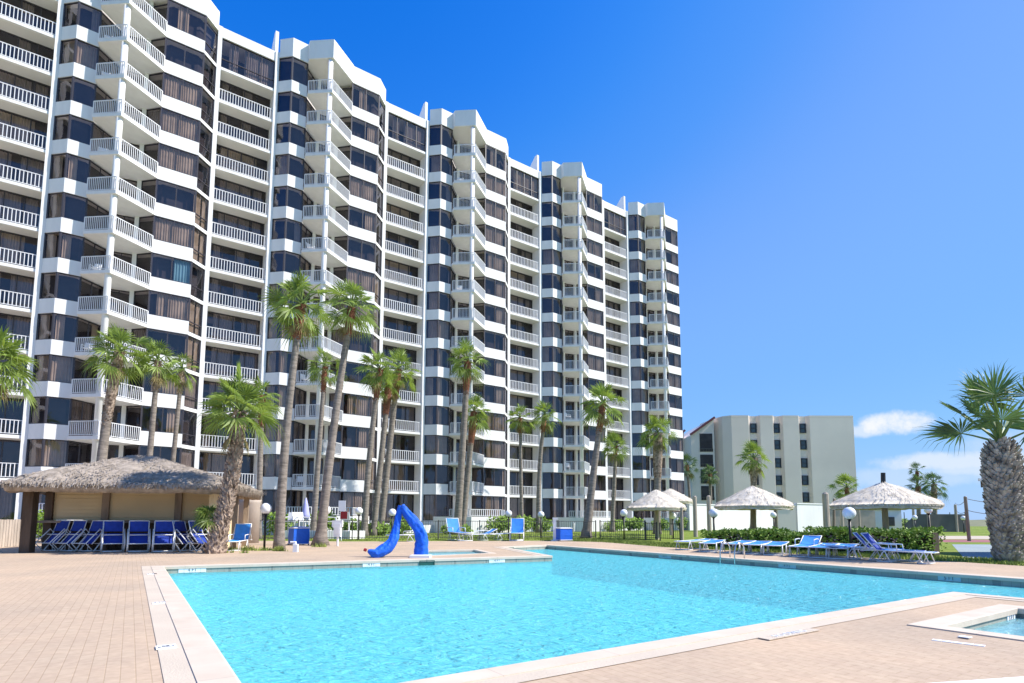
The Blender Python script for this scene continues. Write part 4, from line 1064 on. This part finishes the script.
def face(o, p, ang, s=1.0): o.location = p; o.rotation_euler = (0, 0, ang); o.scale = (s, s, s)
fl_ = [(50, 551.6, R(76), 'folded navy lounge chair turned sideways, leftmost under the bar roof'), (67, 551.8, R(76), 'folded navy lounge chair turned sideways, second from the left under the bar roof'),
       (86, 552, R(76), 'folded navy lounge chair turned sideways beside the first front-facing one'), (112.5, 552.5, R(128), 'folded navy lounge chair facing the pool, left of the three front-facing ones'),
       (138, 552.5, R(125), 'folded navy lounge chair facing the pool, middle of the three front-facing ones'), (163, 552.5, R(122), 'folded navy lounge chair facing the pool, right of the three front-facing ones'),
       (187, 551.5, R(170), 'folded navy lounge chair turned away beside the fan palm shrub'), (203, 551.5, R(170), 'folded navy lounge chair mostly hidden behind the stout palm trunk')]
for j, (x, y, a, lb) in enumerate(fl_):
    o = fc if j == 0 else copy_tree(fc)
    face(o, G(x, y), a, 1.0); tag(o, lb, 'lounge chair', 'navy lounge chairs stored under the bar roof')

def lounger(backang, fab='blue', fab2=None, seat=.40):
    t = empty('pool_lounger', (0, 0, 0)); f = MB(); w = .32; hx = .62; BL = .72
    bx, bz = hx+BL*math.cos(backang), seat+BL*math.sin(backang)
    for y in (-w, w):
        f.tube([(-1.0, y, seat-.03), (hx, y, seat)], .019, 8); f.tube([(hx, y, seat), (bx, y, bz)], .018, 8)
        f.tube([(-.75, y, seat), (-.88, y, .02)], .018, 6); f.tube([(.38, y, seat), (.22, y, .02)], .018, 6); f.tube([(.38, y, seat), (.62, y, .02)], .018, 6); f.tube([(-.75, y, seat), (-.55, y, .02)], .018, 6)
        f.tube([(.22, y, .02), (.62, y, .02)], .016, 6); f.tube([(-.88, y, .02), (-.55, y, .02)], .016, 6)
        if backang > .3: f.tube([(hx+.35*math.cos(backang), y, seat+.35*math.sin(backang)), (hx+.45, y, seat-.03)], .014, 6); f.tube([(hx, y, seat), (hx+.5, y, seat-.03)], .016, 6)
        if backang > .3: f.tube([(.0, y, seat), (.02, y, seat+.2), (.5, y, seat+.22), (hx+.1, y, seat+.2)], .018, 8)
    for x, z in ((-1.0, seat-.03), (bx, bz), (-.88, .02), (.62, .02), (-.55, .02), (.22, .02)): f.tube([(x, -w, z), (x, w, z)], .017, 6)
    f.build('frame', M['metalwhite'], t, True)
    def sl(a, c, nm, m):
        b = MB(); n = 10; vs = []
        for s in range(2):
            for j in range(n+1):
                u = j/n; x = a[0]+(c[0]-a[0])*u; z = a[1]+(c[1]-a[1])*u-.035*math.sin(PI*u)
                for k in range(7): vs.append((x, -w+.03+(2*w-.06)*k/6, z-.03*math.sin(PI*k/6)+.012-s*.01))
        fs = [(j*7+k, j*7+k+1, (j+1)*7+k+1, (j+1)*7+k) for j in range(n) for k in range(6)]; o = (n+1)*7
        fs += [tuple(q+o for q in f_[::-1]) for f_ in fs]; b.add(vs, fs); b.build(nm, M[m], t, True)
    sl((-.97, seat-.02), (hx, seat+.01), 'seat', fab); sl((hx+.01, seat+.02), (bx-.01, bz), 'backrest', fab2 or fab)
    return t
l_flat = lounger(.06); l_up = lounger(1.15); l_mid = lounger(.45); l_navy = lounger(.9, 'blue', 'navy')
used = set()
def put(proto, x, y, ang, label, s=.92):
    o = proto if proto.name not in used else copy_tree(proto); used.add(proto.name)
    face(o, G(x, y), ang, s); tag(o, label, 'lounger', 'blue pool loungers'); return o
put(l_flat, 694, 549.5, R(38), 'flat blue lounger at the left end of the row on the far deck')
put(l_flat, 712, 551.5, R(60), 'flat blue lounger second from the left, behind the pool ladder')
put(l_flat, 738, 552.5, R(50), 'flat blue lounger just right of the pool ladder')
put(l_flat, 776, 554.5, R(58), 'flat blue lounger in front of the hedge middle, its frame overlapping the next')
put(l_flat, 757, 553.5, R(55), 'flat blue lounger between the pool ladder and the overlapping pair before the hedge')
put(l_flat, 824, 557, R(50), 'flat blue lounger just right of the one with the slightly raised head')
put(l_mid, 805, 556, R(50), 'blue lounger with a slightly raised head before the hedge')
put(l_flat, 842, 558, R(50), 'flat blue lounger under the big globe lamp')
put(l_flat, 868, 559.5, R(140), 'flat blue lounger in the parasol shade, left of the navy-backed one')
put(l_navy, 891, 560.8, R(140), 'blue lounger with raised navy back right of the parasol post', .85)
put(l_navy, 901, 562.5, R(130), 'navy-backed lounger at the right end of the row', .85)
put(l_up, 459, 540.5, R(118), 'lounger with upright blue back, left of the two upright ones by the fence', 1.2)
put(l_mid, 477, 540.5, R(30), 'blue lounger with a half raised back between the two upright ones')
put(l_flat, 492, 540.2, R(20), 'low flat blue lounger left of the globe lamp by the fence')
put(l_up, 517, 540.5, R(88), 'lounger with upright blue back facing the pool, right of the two upright ones', 1.2)
put(l_mid, 403, 541.5, R(10), 'pale blue lounger seen through the lift arch')
put(l_up, 236, 550, R(100), 'white framed blue chair peeking out right of the stout palm trunk', .95)

# ------------------------------------------------------------------ blue bins
def bin_(x, yb, wpx, hpx, label, ang, handle=True, white=False):
    d = zb(yb); s = d/FOC; w = wpx*s; h = hpx*s; t = empty('towel_bin', G(x, yb), ang, label, 'bin')
    b = MB()
    b.add([(-w/2, -w/2, .08), (w/2, -w/2, .08), (w/2, w/2, .08), (-w/2, w/2, .08), (-w*.52, -w*.52, h*.5), (w*.52, -w*.52, h*.5), (w*.52, w*.52, h*.5), (-w*.52, w*.52, h*.5), (-w/2, -w/2, h), (w/2, -w/2, h), (w/2, w/2, h), (-w/2, w/2, h)],
          [(3, 2, 1, 0)]+[(i, (i+1) % 4, 4+(i+1) % 4, 4+i) for i in range(4)]+[(4+i, 4+(i+1) % 4, 8+(i+1) % 4, 8+i) for i in range(4)]); b.build('canvas_bag', M['bluebin'], t)
    b = MB(); q = w/2+.015
    P4 = [(-q, -q), (q, -q), (q, q), (-q, q)]
    for i in range(4):
        a, c = P4[i], P4[(i+1) % 4]; b.tube([(*a, h+.015), (*c, h+.015)], .022, 6); b.tube([(*a, .06), (*c, .06)], .022, 6)
    b.build('frame', M['metalwhite'], t)
    b = MB(); b.box((0, 0, h+.05), (w*.9, w*.9, .03)); b.build('lid', M['metalwhite'] if white else M['bluebin'], t)
    for i in range(4):
        b = MB(); b.tube([(P4[i][0]*.92, P4[i][1]*.92, 0), (P4[i][0]*.92, P4[i][1]*.92, .09)], .035, 8); b.build('wheel', M['black'], t)
bin_(298.5, 545, 15, 16.5, 'blue canvas towel bin between the two tall grey palms', R(40))
bin_(246, 541.5, 12, 15, 'blue canvas bin on a white frame right of the stout palm', R(10))
bin_(563, 541, 13.5, 12.5, 'blue bin with white lid by the lawn right of the upright loungers', R(25), white=True)
# white panel beside right bin
t = empty('sign_stand', G(554.5, 541), 0, 'narrow white upright stand left of the blue and white bin', 'stand')
b = MB(); b.box((0, 0, .6), (.16, .1, 1.2)); b.build('upright', M['signwhite'], t); b = MB(); b.box((0, 0, .03), (.4, .35, .06)); b.build('foot', M['signwhite'], t); b = MB(); b.box((.05, 0, 1.26), (.3, .14, .1)); b.build('cap', M['signwhite'], t)
# white valve box
t = empty('pump_valve', G(295.5, 552), 0, 'small white valve stand on the brick deck below the blue bin', 'valve')
b = MB(); b.box((0, 0, .14), (.16, .14, .28)); b.build('housing', M['signwhite'], t); b = MB(); b.tube([(0, 0, .28), (0, 0, .36), (-.2, 0, .36)], .035, 8); b.build('pipe', M['signwhite'], t)
# signs
def px(v, d): return v*d/FOC
d = zb(546); t = empty('safety_stand', G(337.5, 546), 0, 'white life-ring style stand on a white post by the deck edge', 'stand')
b = MB(); b.tube([(0, 0, 0), (0, 0, .55)], .05, 10); b.build('post', M['signwhite'], t)
b = MB(); b.prism([(-.17, -.1), (.13, -.1), (.15, .08), (-.15, .08)], .42, 1.0); b.prism([(-.26, -.08), (.2, -.08), (.2, .08), (-.26, .08)], .86, 1.14); b.build('cabinet', M['signwhite'], t)
b = MB(); b.box((-.02, -.105, .7), (.2, .01, .3)); b.build('panel', M['curb'], t)
t = empty('notice_sign', G(341, 540.5), 0, 'tall white notice with a dark red panel hanging below it, left of the palm clump', 'sign')
b = MB(); b.tube([(0, .03, 0), (0, .03, 2.2)], .03, 8); b.build('post', M['signwhite'], t)
b = MB(); b.box((0, 0, 1.95), (.40, .03, .60)); b.build('notice_board', M['signwhite'], t)
b = MB(); b.box((.12, -.01, 1.42), (.38, .03, .42)); b.build('red_panel', M['signred'], t)
# closed umbrella and terrace furniture
p = W(305, 530, 37.5); p.z = 0
t = empty('closed_umbrella', p, 0, 'closed lavender umbrella on the white terrace behind the blue bin', 'umbrella')
b = MB(); b.tube([(0, 0, 0), (0, 0, 2.6)], .04, 8); b.build('pole', M['metalwhite'], t); b = MB(); b.tube([(0, 0, 1.2), (0, 0, 1.5), (0, 0, 2.1), (0, 0, 2.55)], [.28, .26, .15, .04], 12); b.build('canopy', M['lav'], t, True)
for j, (x, dd, lb) in enumerate(((291, 36, 'white garden chair before the terrace, left of the closed umbrella'), (301, 36, 'white garden chair at the closed lavender umbrella'), (330, 36, 'white garden chair between the leaning palm and the notice'), (349, 36, 'white garden chair right of the notice'))):
    p = W(x, 530, dd); p.z = .5
    t = empty('garden_chair', p, j*.9, lb, 'chair', 'white garden chairs on the terrace')
    for m_, nm in ((pcf, 'frame'), (pcs, 'seat')): link(nm, m_, t).scale = (1.6, 1.6, 1.3)
    b = MB(); b.box((0, 0, -.26), (1.4, 1.4, .48)); b.build('plinth', M['white'], t)

# ------------------------------------------------------------------ pool lift under its blue cover
def lift():
    d = 18.6; base = G(427, 557.6); t = empty('pool_lift', Vector((base.x, base.y, 0)), 0, 'pool lift shrouded in a bright blue vinyl cover, arched like a bent leg', 'pool lift')
    r_ = random.Random(2)
    def sweep(pp, rs, depthk, nm, seed):
        P = []
        for (x, y), k in zip(pp, depthk): P.append(W(x, y, d+k)-t.location)
        # smooth path
        b = MB(); m = 60; path = []; rad = []
        n = len(P)
        for j in range(m+1):
            u = j/m*(n-1); i = min(int(u), n-2); f = u-i
            p0, p1, p2, p3 = P[max(i-1, 0)], P[i], P[i+1], P[min(i+2, n-1)]
            path.append(.5*((2*p1)+(-p0+p2)*f+(2*p0-5*p1+4*p2-p3)*f*f+(-p0+3*p1-3*p2+p3)*f**3)); rad.append((rs[i]+(rs[i+1]-rs[i])*f)*d/FOC)
        vs = []; K = 36
        for j, p in enumerate(path):
            dd = (path[min(j+1, m)]-path[max(j-1, 0)]).normalized(); s = Vector((0, 1, 0)); s = (s-dd*s.dot(dd)).normalized(); u_ = dd.cross(s)
            for k in range(K):
                a = 2*PI*k/K; rr = rad[j]*(1+.06*math.cos(a*4+j*.12+seed)+.04*math.cos(a*7-j*.2)+.14*noise.noise(Vector((math.cos(a)*1.6+seed, math.sin(a)*1.6, j*.22)))+.12*abs(noise.noise(Vector((math.cos(a)*2.5, math.sin(a)*2.5, j*.5+seed+a*.4))))-.05)
                vs.append(p+(u_*math.cos(a)+s*math.sin(a)*.75)*rr)
        fs = [(j*K+k, j*K+(k+1) % K, (j+1)*K+(k+1) % K, (j+1)*K+k) for j in range(m) for k in range(K)]+[tuple(range(K))[::-1], tuple(m*K+k for k in range(K))]
        b.add(vs, fs); b.build(nm, M['tarp'], t, True)
    sweep([(400.5, 505.5), (398.5, 515), (396.5, 527), (393, 540), (385.5, 549), (376, 553.3), (368, 550.6)], [2.4, 3.0, 3.8, 4.6, 5.6, 4.8, 1.4], [0, 0, -.05, -.2, -.35, -.5, -.6], 'seat_cover', 1)
    sweep([(401.5, 505.5), (407, 513.5), (415, 524), (420.5, 534), (421.5, 545), (420.8, 555.5)], [2.6, 4.2, 5.6, 6.2, 6.6, 7.0], [0, 0, 0, 0, 0, 0], 'mast_cover', 5)
    b = MB(); b.box((-.2, 0, .04), (.62, .5, .08)); b.build('base_plate', M['signwhite'], t)
    b = MB(); b.tube([W(366.5, 550.3, d-.62)-t.location, W(364, 549.5, d-.62)-t.location], .05, 8); b.build('strap_end', M['signred'], t)
lift()

# ------------------------------------------------------------------ ladder, skimmers, markers
p = (pool[5]-pool[4]).normalized()
e = G(729, 558.6)
t = empty('pool_ladder', Vector((e.x, e.y, 0)), math.atan2(Bv.y, Bv.x), 'stainless pool ladder rails on the far deck edge', 'ladder')
for y in (-.26, .26):
    b = MB(); b.tube([(.42, y, 0), (.42, y, .34), (.34, y, .46), (.2, y, .5), (.0, y, .44), (-.08, y, .2), (-.08, y, -.8)], .022, 8); b.build('handrail', M['steel'], t, True)
for z in (-.25, -.5): b = MB(); b.box((-.08, 0, z), (.1, .5, .03)); b.build('step', M['steel'], t)
def onwall(x, y, wdir): return None
def text_mesh(s, size):
    cu = bpy.data.curves.new('t', 'FONT'); cu.body = s; cu.size = size; cu.align_x = 'CENTER'; cu.align_y = 'CENTER'; cu.extrude = .0015; cu.resolution_u = 3
    o = bpy.data.objects.new('t', cu); col.objects.link(o); bpy.context.view_layer.update()
    me = bpy.data.meshes.new_from_object(o.evaluated_get(bpy.context.evaluated_depsgraph_get())); bpy.data.objects.remove(o); me.name = 'lettering'
    me.materials.clear(); me.materials.append(M['ink']); return me
def marker(p, rot, w, h, txt, size, label, m='signwhite', name='depth_marker', ink='ink'):
    t = empty(name, p, 0, label, 'depth marker'); t.rotation_euler = rot
    b = MB(); n = max(1, round(w/h))
    for k in range(n): b.box((-w/2+w*(k+.5)/n, 0, .002), (w/n-.006, h-.004, .008))
    b.build('tile', M[m], t)
    if txt:
        for k, line in enumerate(txt.split('|')):
            tm = text_mesh(line, size); tm.materials.clear(); tm.materials.append(M[ink])
            o = link('lettering', tm, t, (0, (len(txt.split('|'))-1)*size*.55-k*size*1.1, .0085))
    return t
def wall_marker(pa, pb, px_, txt, label, h=.13, w=.5):
    r = ray(px_, 560); d = (pb-pa); det = r.x*(-d.y)+r.y*d.x
    k = (pa.x*(-d.y)+pa.y*d.x)/det; q = Vector((r.x*k, r.y*k, -.095))
    dn = d.normalized(); 
    if dn.x < 0: dn = -dn
    nrm = Vector((dn.y, -dn.x, 0))
    t = marker(q+nrm*.004, (PI/2, 0, math.atan2(dn.y, dn.x)), w, h, txt, h*.85, label, 'tealtile' if pa in (pool[4], pool[5], pool[6]) and pb in (pool[4], pool[5], pool[6]) else 'signwhite'); return t
wall_marker(pool[10], pool[9], 193, '4 FT', 'four foot depth marker on the far left pool wall near the corner', w=.62)
wall_marker(pool[10], pool[9], 371.5, '4 FT', 'depth marker on the pool wall just left of the lift', w=.5)
wall_marker(pool[8], pool[9], 497, '4 FT', 'depth marker on the pool wall near the tip of the deck wedge', w=.55)
wall_marker(pool[5], pool[6], 665, '4 FT', 'depth marker on the shaded far pool wall left of the ladder', w=.6)
wall_marker(pool[4], pool[5], 787, '4 FT', 'depth marker on the shaded far pool wall below the flat loungers', w=.55)
wall_marker(pool[4], pool[5], 948, '5 FT', 'depth marker on the shaded far pool wall at the right', w=.45)
wall_marker(spa[3], spa[2], 1006, '3 FT', 'depth marker on the inner wall of the small corner pool', w=.3)
aA = math.atan2(Av.y, Av.x)-PI/2
marker(G(166, 647, .008), (0, 0, aA), .17, .17, 'NO|DIVING', .04, 'square white no-diving tile in the left border, nearest the camera')
marker(G(159, 603, .008), (0, 0, aA), .17, .17, '4 FT', .07, 'white depth tile in the left border, halfway to the far corner')
marker(G(152, 574, .008), (0, 0, aA), .19, .19, '4 FT', .1, 'white depth tile at the far left corner of the pool border')
aB = math.atan2(Bv.y, Bv.x)
marker(G(790, 634, .009), (0, 0, aB+.0), .95, .13, 'NO DIVING', .11, 'long pale strip with white no-diving lettering on the near pool border', 'band', 'depth_marker', 'signwhite')
marker(G(965, 637, .013), (0, 0, aA), .1, .1, None, .05, 'plain white tile on the rim of the small corner pool')
marker(G(958, 643, .0), (0, 0, aA+PI/2+.2), .42, .08, None, .05, 'plain white strip set in the bricks before the small corner pool')
def skim(pa, pb, px_, label, w=.62):
    r = ray(px_, 560); d = (pb-pa); det = r.x*(-d.y)+r.y*d.x; k = (pa.x*(-d.y)+pa.y*d.x)/det; q = Vector((r.x*k, r.y*k, -.1)); dn = d.normalized()
    if dn.x < 0: dn = -dn
    t = empty('pool_skimmer', q, math.atan2(dn.y, dn.x), label, 'skimmer')
    b = MB(); 
    for z in (-.085, .065): b.box((0, -.01, z), (w, .03, .02))
    for x in (-w/2, w/2): b.box((x, -.01, -.01), (.02, .03, .16))
    b.build('frame', M['greenflap'], t); b = MB(); b.box((0, .0, -.01), (w-.03, .012, .13)); b.build('flap', M['greenflap'], t)
skim(pool[10], pool[9], 0+427-60, 'x') if False else None
skim(pool[8], pool[9], 427, 'dark green skimmer opening below the pool lift', .45)
skim(pool[6], pool[7], 510, 'dark green skimmer in the back corner of the inlet', .4)

# ------------------------------------------------------------------ sky, sun, camera
AZ, EL = R(94), R(45)
S = Vector((math.sin(AZ)*math.cos(EL), math.cos(AZ)*math.cos(EL), math.sin(EL)))
w = bpy.data.worlds.new('World'); scn.world = w; w.use_nodes = True; nt = w.node_tree
bg = nt.nodes['Background']; sky = N(nt, 'ShaderNodeTexSky', sky_type='NISHITA'); sky.sun_disc = False; sky.sun_elevation = EL; sky.sun_rotation = AZ
sky.air_density = 1.0; sky.dust_density = .25; sky.ozone_density = 3.0; sky.altitude = 0
hs = N(nt, 'ShaderNodeHueSaturation'); hs.inputs['Saturation'].default_value = 1.22; hs.inputs['Value'].default_value = 1.0; hs.inputs['Hue'].default_value = .51
nt.links.new(sky.outputs[0], hs.inputs['Color'])
sc_ = .15*2**.7
sep = N(nt, 'ShaderNodeSeparateColor'); cmb = N(nt, 'ShaderNodeCombineColor'); nt.links.new(hs.outputs[0], sep.inputs[0])
for ch, pts_ in enumerate(([(0, 0), (.080, .004), (.089, .008), (.136, .08), (.212, .20), (.371, .225), (1.2, .38), (3, .5)],
                           [(0, 0), (.227, .181), (.328, .325), (.469, .445), (.745, .51), (1.4, .62), (3, .75)],
                           [(0, 0), (.4, .58), (.63, .80), (.87, .97), (1.5, 1.03), (3, 1.1)])):
    a_ = N(nt, 'ShaderNodeMath', operation='MULTIPLY'); a_.inputs[1].default_value = sc_/3; nt.links.new(sep.outputs[ch], a_.inputs[0])
    fcv = N(nt, 'ShaderNodeFloatCurve'); cv_ = fcv.mapping.curves[0]
    while len(cv_.points) > 2: cv_.points.remove(cv_.points[1])
    cv_.points[0].location = (0, 0); cv_.points[1].location = (1, pts_[-1][1]/1.2)
    for x_, y_ in pts_[1:-1]: cv_.points.new(x_/3, y_/1.2)
    for p_ in cv_.points: p_.handle_type = 'AUTO_CLAMPED'
    fcv.mapping.update(); nt.links.new(a_.outputs[0], fcv.inputs['Value'])
    m3 = N(nt, 'ShaderNodeMath', operation='MULTIPLY'); m3.inputs[1].default_value = 1.2/sc_; nt.links.new(fcv.outputs[0], m3.inputs[0]); nt.links.new(m3.outputs[0], cmb.inputs[ch])
# low cumulus: a few soft patches fixed in the sky
tc = N(nt, 'ShaderNodeTexCoord')
nz = N(nt, 'ShaderNodeTexNoise'); nz.inputs['Scale'].default_value = 30; nz.inputs['Detail'].default_value = 9; nz.inputs['Roughness'].default_value = .62
nt.links.new(tc.outputs['Generated'], nz.inputs['Vector'])
acc = None
def M_(op, a=None, b_=None, c_=None):
    n = N(nt, 'ShaderNodeMath', operation=op)
    for i_, q in enumerate((a, b_, c_)):
        if q is None: continue
        if isinstance(q, (int, float)): n.inputs[i_].default_value = q
        else: nt.links.new(q, n.inputs[i_])
    return n.outputs[0]
for cx, cy, rx, ry, st_ in ((893, 424, 27, 12, 1.0), (862, 431, 22, 7, .6), (957, 461, 52, 10, .62), (985, 466, 40, 9, .5), (905, 476, 60, 12, .28), (870, 497, 40, 10, .22), (1010, 452, 30, 20, .3)):
    c0 = ray(cx, cy).normalized(); rgt = Vector((c0.y, -c0.x, 0)).normalized(); upv = rgt.cross(c0)
    k = FOC/c0.y*1.0
    vd = N(nt, 'ShaderNodeVectorMath', operation='DOT_PRODUCT'); nt.links.new(tc.outputs['Generated'], vd.inputs[0]); vd.inputs[1].default_value = rgt*(k*c0.y*c0.y/rx)
    ve = N(nt, 'ShaderNodeVectorMath', operation='DOT_PRODUCT'); nt.links.new(tc.outputs['Generated'], ve.inputs[0]); ve.inputs[1].default_value = upv*(k*c0.y/ry)
    vf = N(nt, 'ShaderNodeVectorMath', operation='DOT_PRODUCT'); nt.links.new(tc.outputs['Generated'], vf.inputs[0]); vf.inputs[1].default_value = c0
    r2 = M_('ADD', M_('MULTIPLY', vd.outputs['Value'], vd.outputs['Value']), M_('MULTIPLY', ve.outputs['Value'], ve.outputs['Value']))
    g = M_('SUBTRACT', 1.0, r2)
    g = M_('ADD', g, M_('MULTIPLY', M_('SUBTRACT', nz.outputs['Fac'], .5), 1.9))
    mr = N(nt, 'ShaderNodeMapRange'); mr.interpolation_type = 'SMOOTHSTEP'; nt.links.new(g, mr.inputs['Value']); mr.inputs['From Min'].default_value = 0; mr.inputs['From Max'].default_value = .95; mr.inputs['To Max'].default_value = st_
    m_ = M_('MULTIPLY', mr.outputs[0], M_('GREATER_THAN', vf.outputs['Value'], .5))
    acc = m_ if acc is None else M_('MAXIMUM', acc, m_)
mx = N(nt, 'ShaderNodeMix', data_type='RGBA'); nt.links.new(acc, mx.inputs[0]); nt.links.new(cmb.outputs[0], mx.inputs[6]); mx.inputs[7].default_value = (3.9, 4.0, 4.15, 1)
nt.links.new(mx.outputs[2], bg.inputs['Color']); bg.inputs['Strength'].default_value = .15
sun = bpy.data.lights.new('sun', 'SUN'); sun.energy = 4.4; sun.angle = R(.53); sun.color = (1, .955, .89)
so = bpy.data.objects.new('sun', sun); col.objects.link(so); so.rotation_euler = S.to_track_quat('Z', 'Y').to_euler(); so.location = (0, 0, 60)

cam = bpy.data.cameras.new('camera'); co = bpy.data.objects.new('camera', cam); col.objects.link(co)
cam.sensor_fit = 'HORIZONTAL'; cam.sensor_width = 36; cam.lens = 36*FOC/1024; cam.shift_y = (CY-341.5)/1024; cam.clip_end = 5000; cam.clip_start = .05
co.matrix_world = Matrix.Translation((0, 0, H)) @ Matrix.Rotation(PI/2+TH, 4, 'X') @ Matrix.Rotation(ROLL, 4, 'Z')
scn.camera = co
vs_ = scn.view_settings; vs_.view_transform = 'Standard'; vs_.look = 'None'; vs_.gamma = 1; vs_.exposure = .7; vs_.use_curve_mapping = False
# remove unused prototypes that were never placed
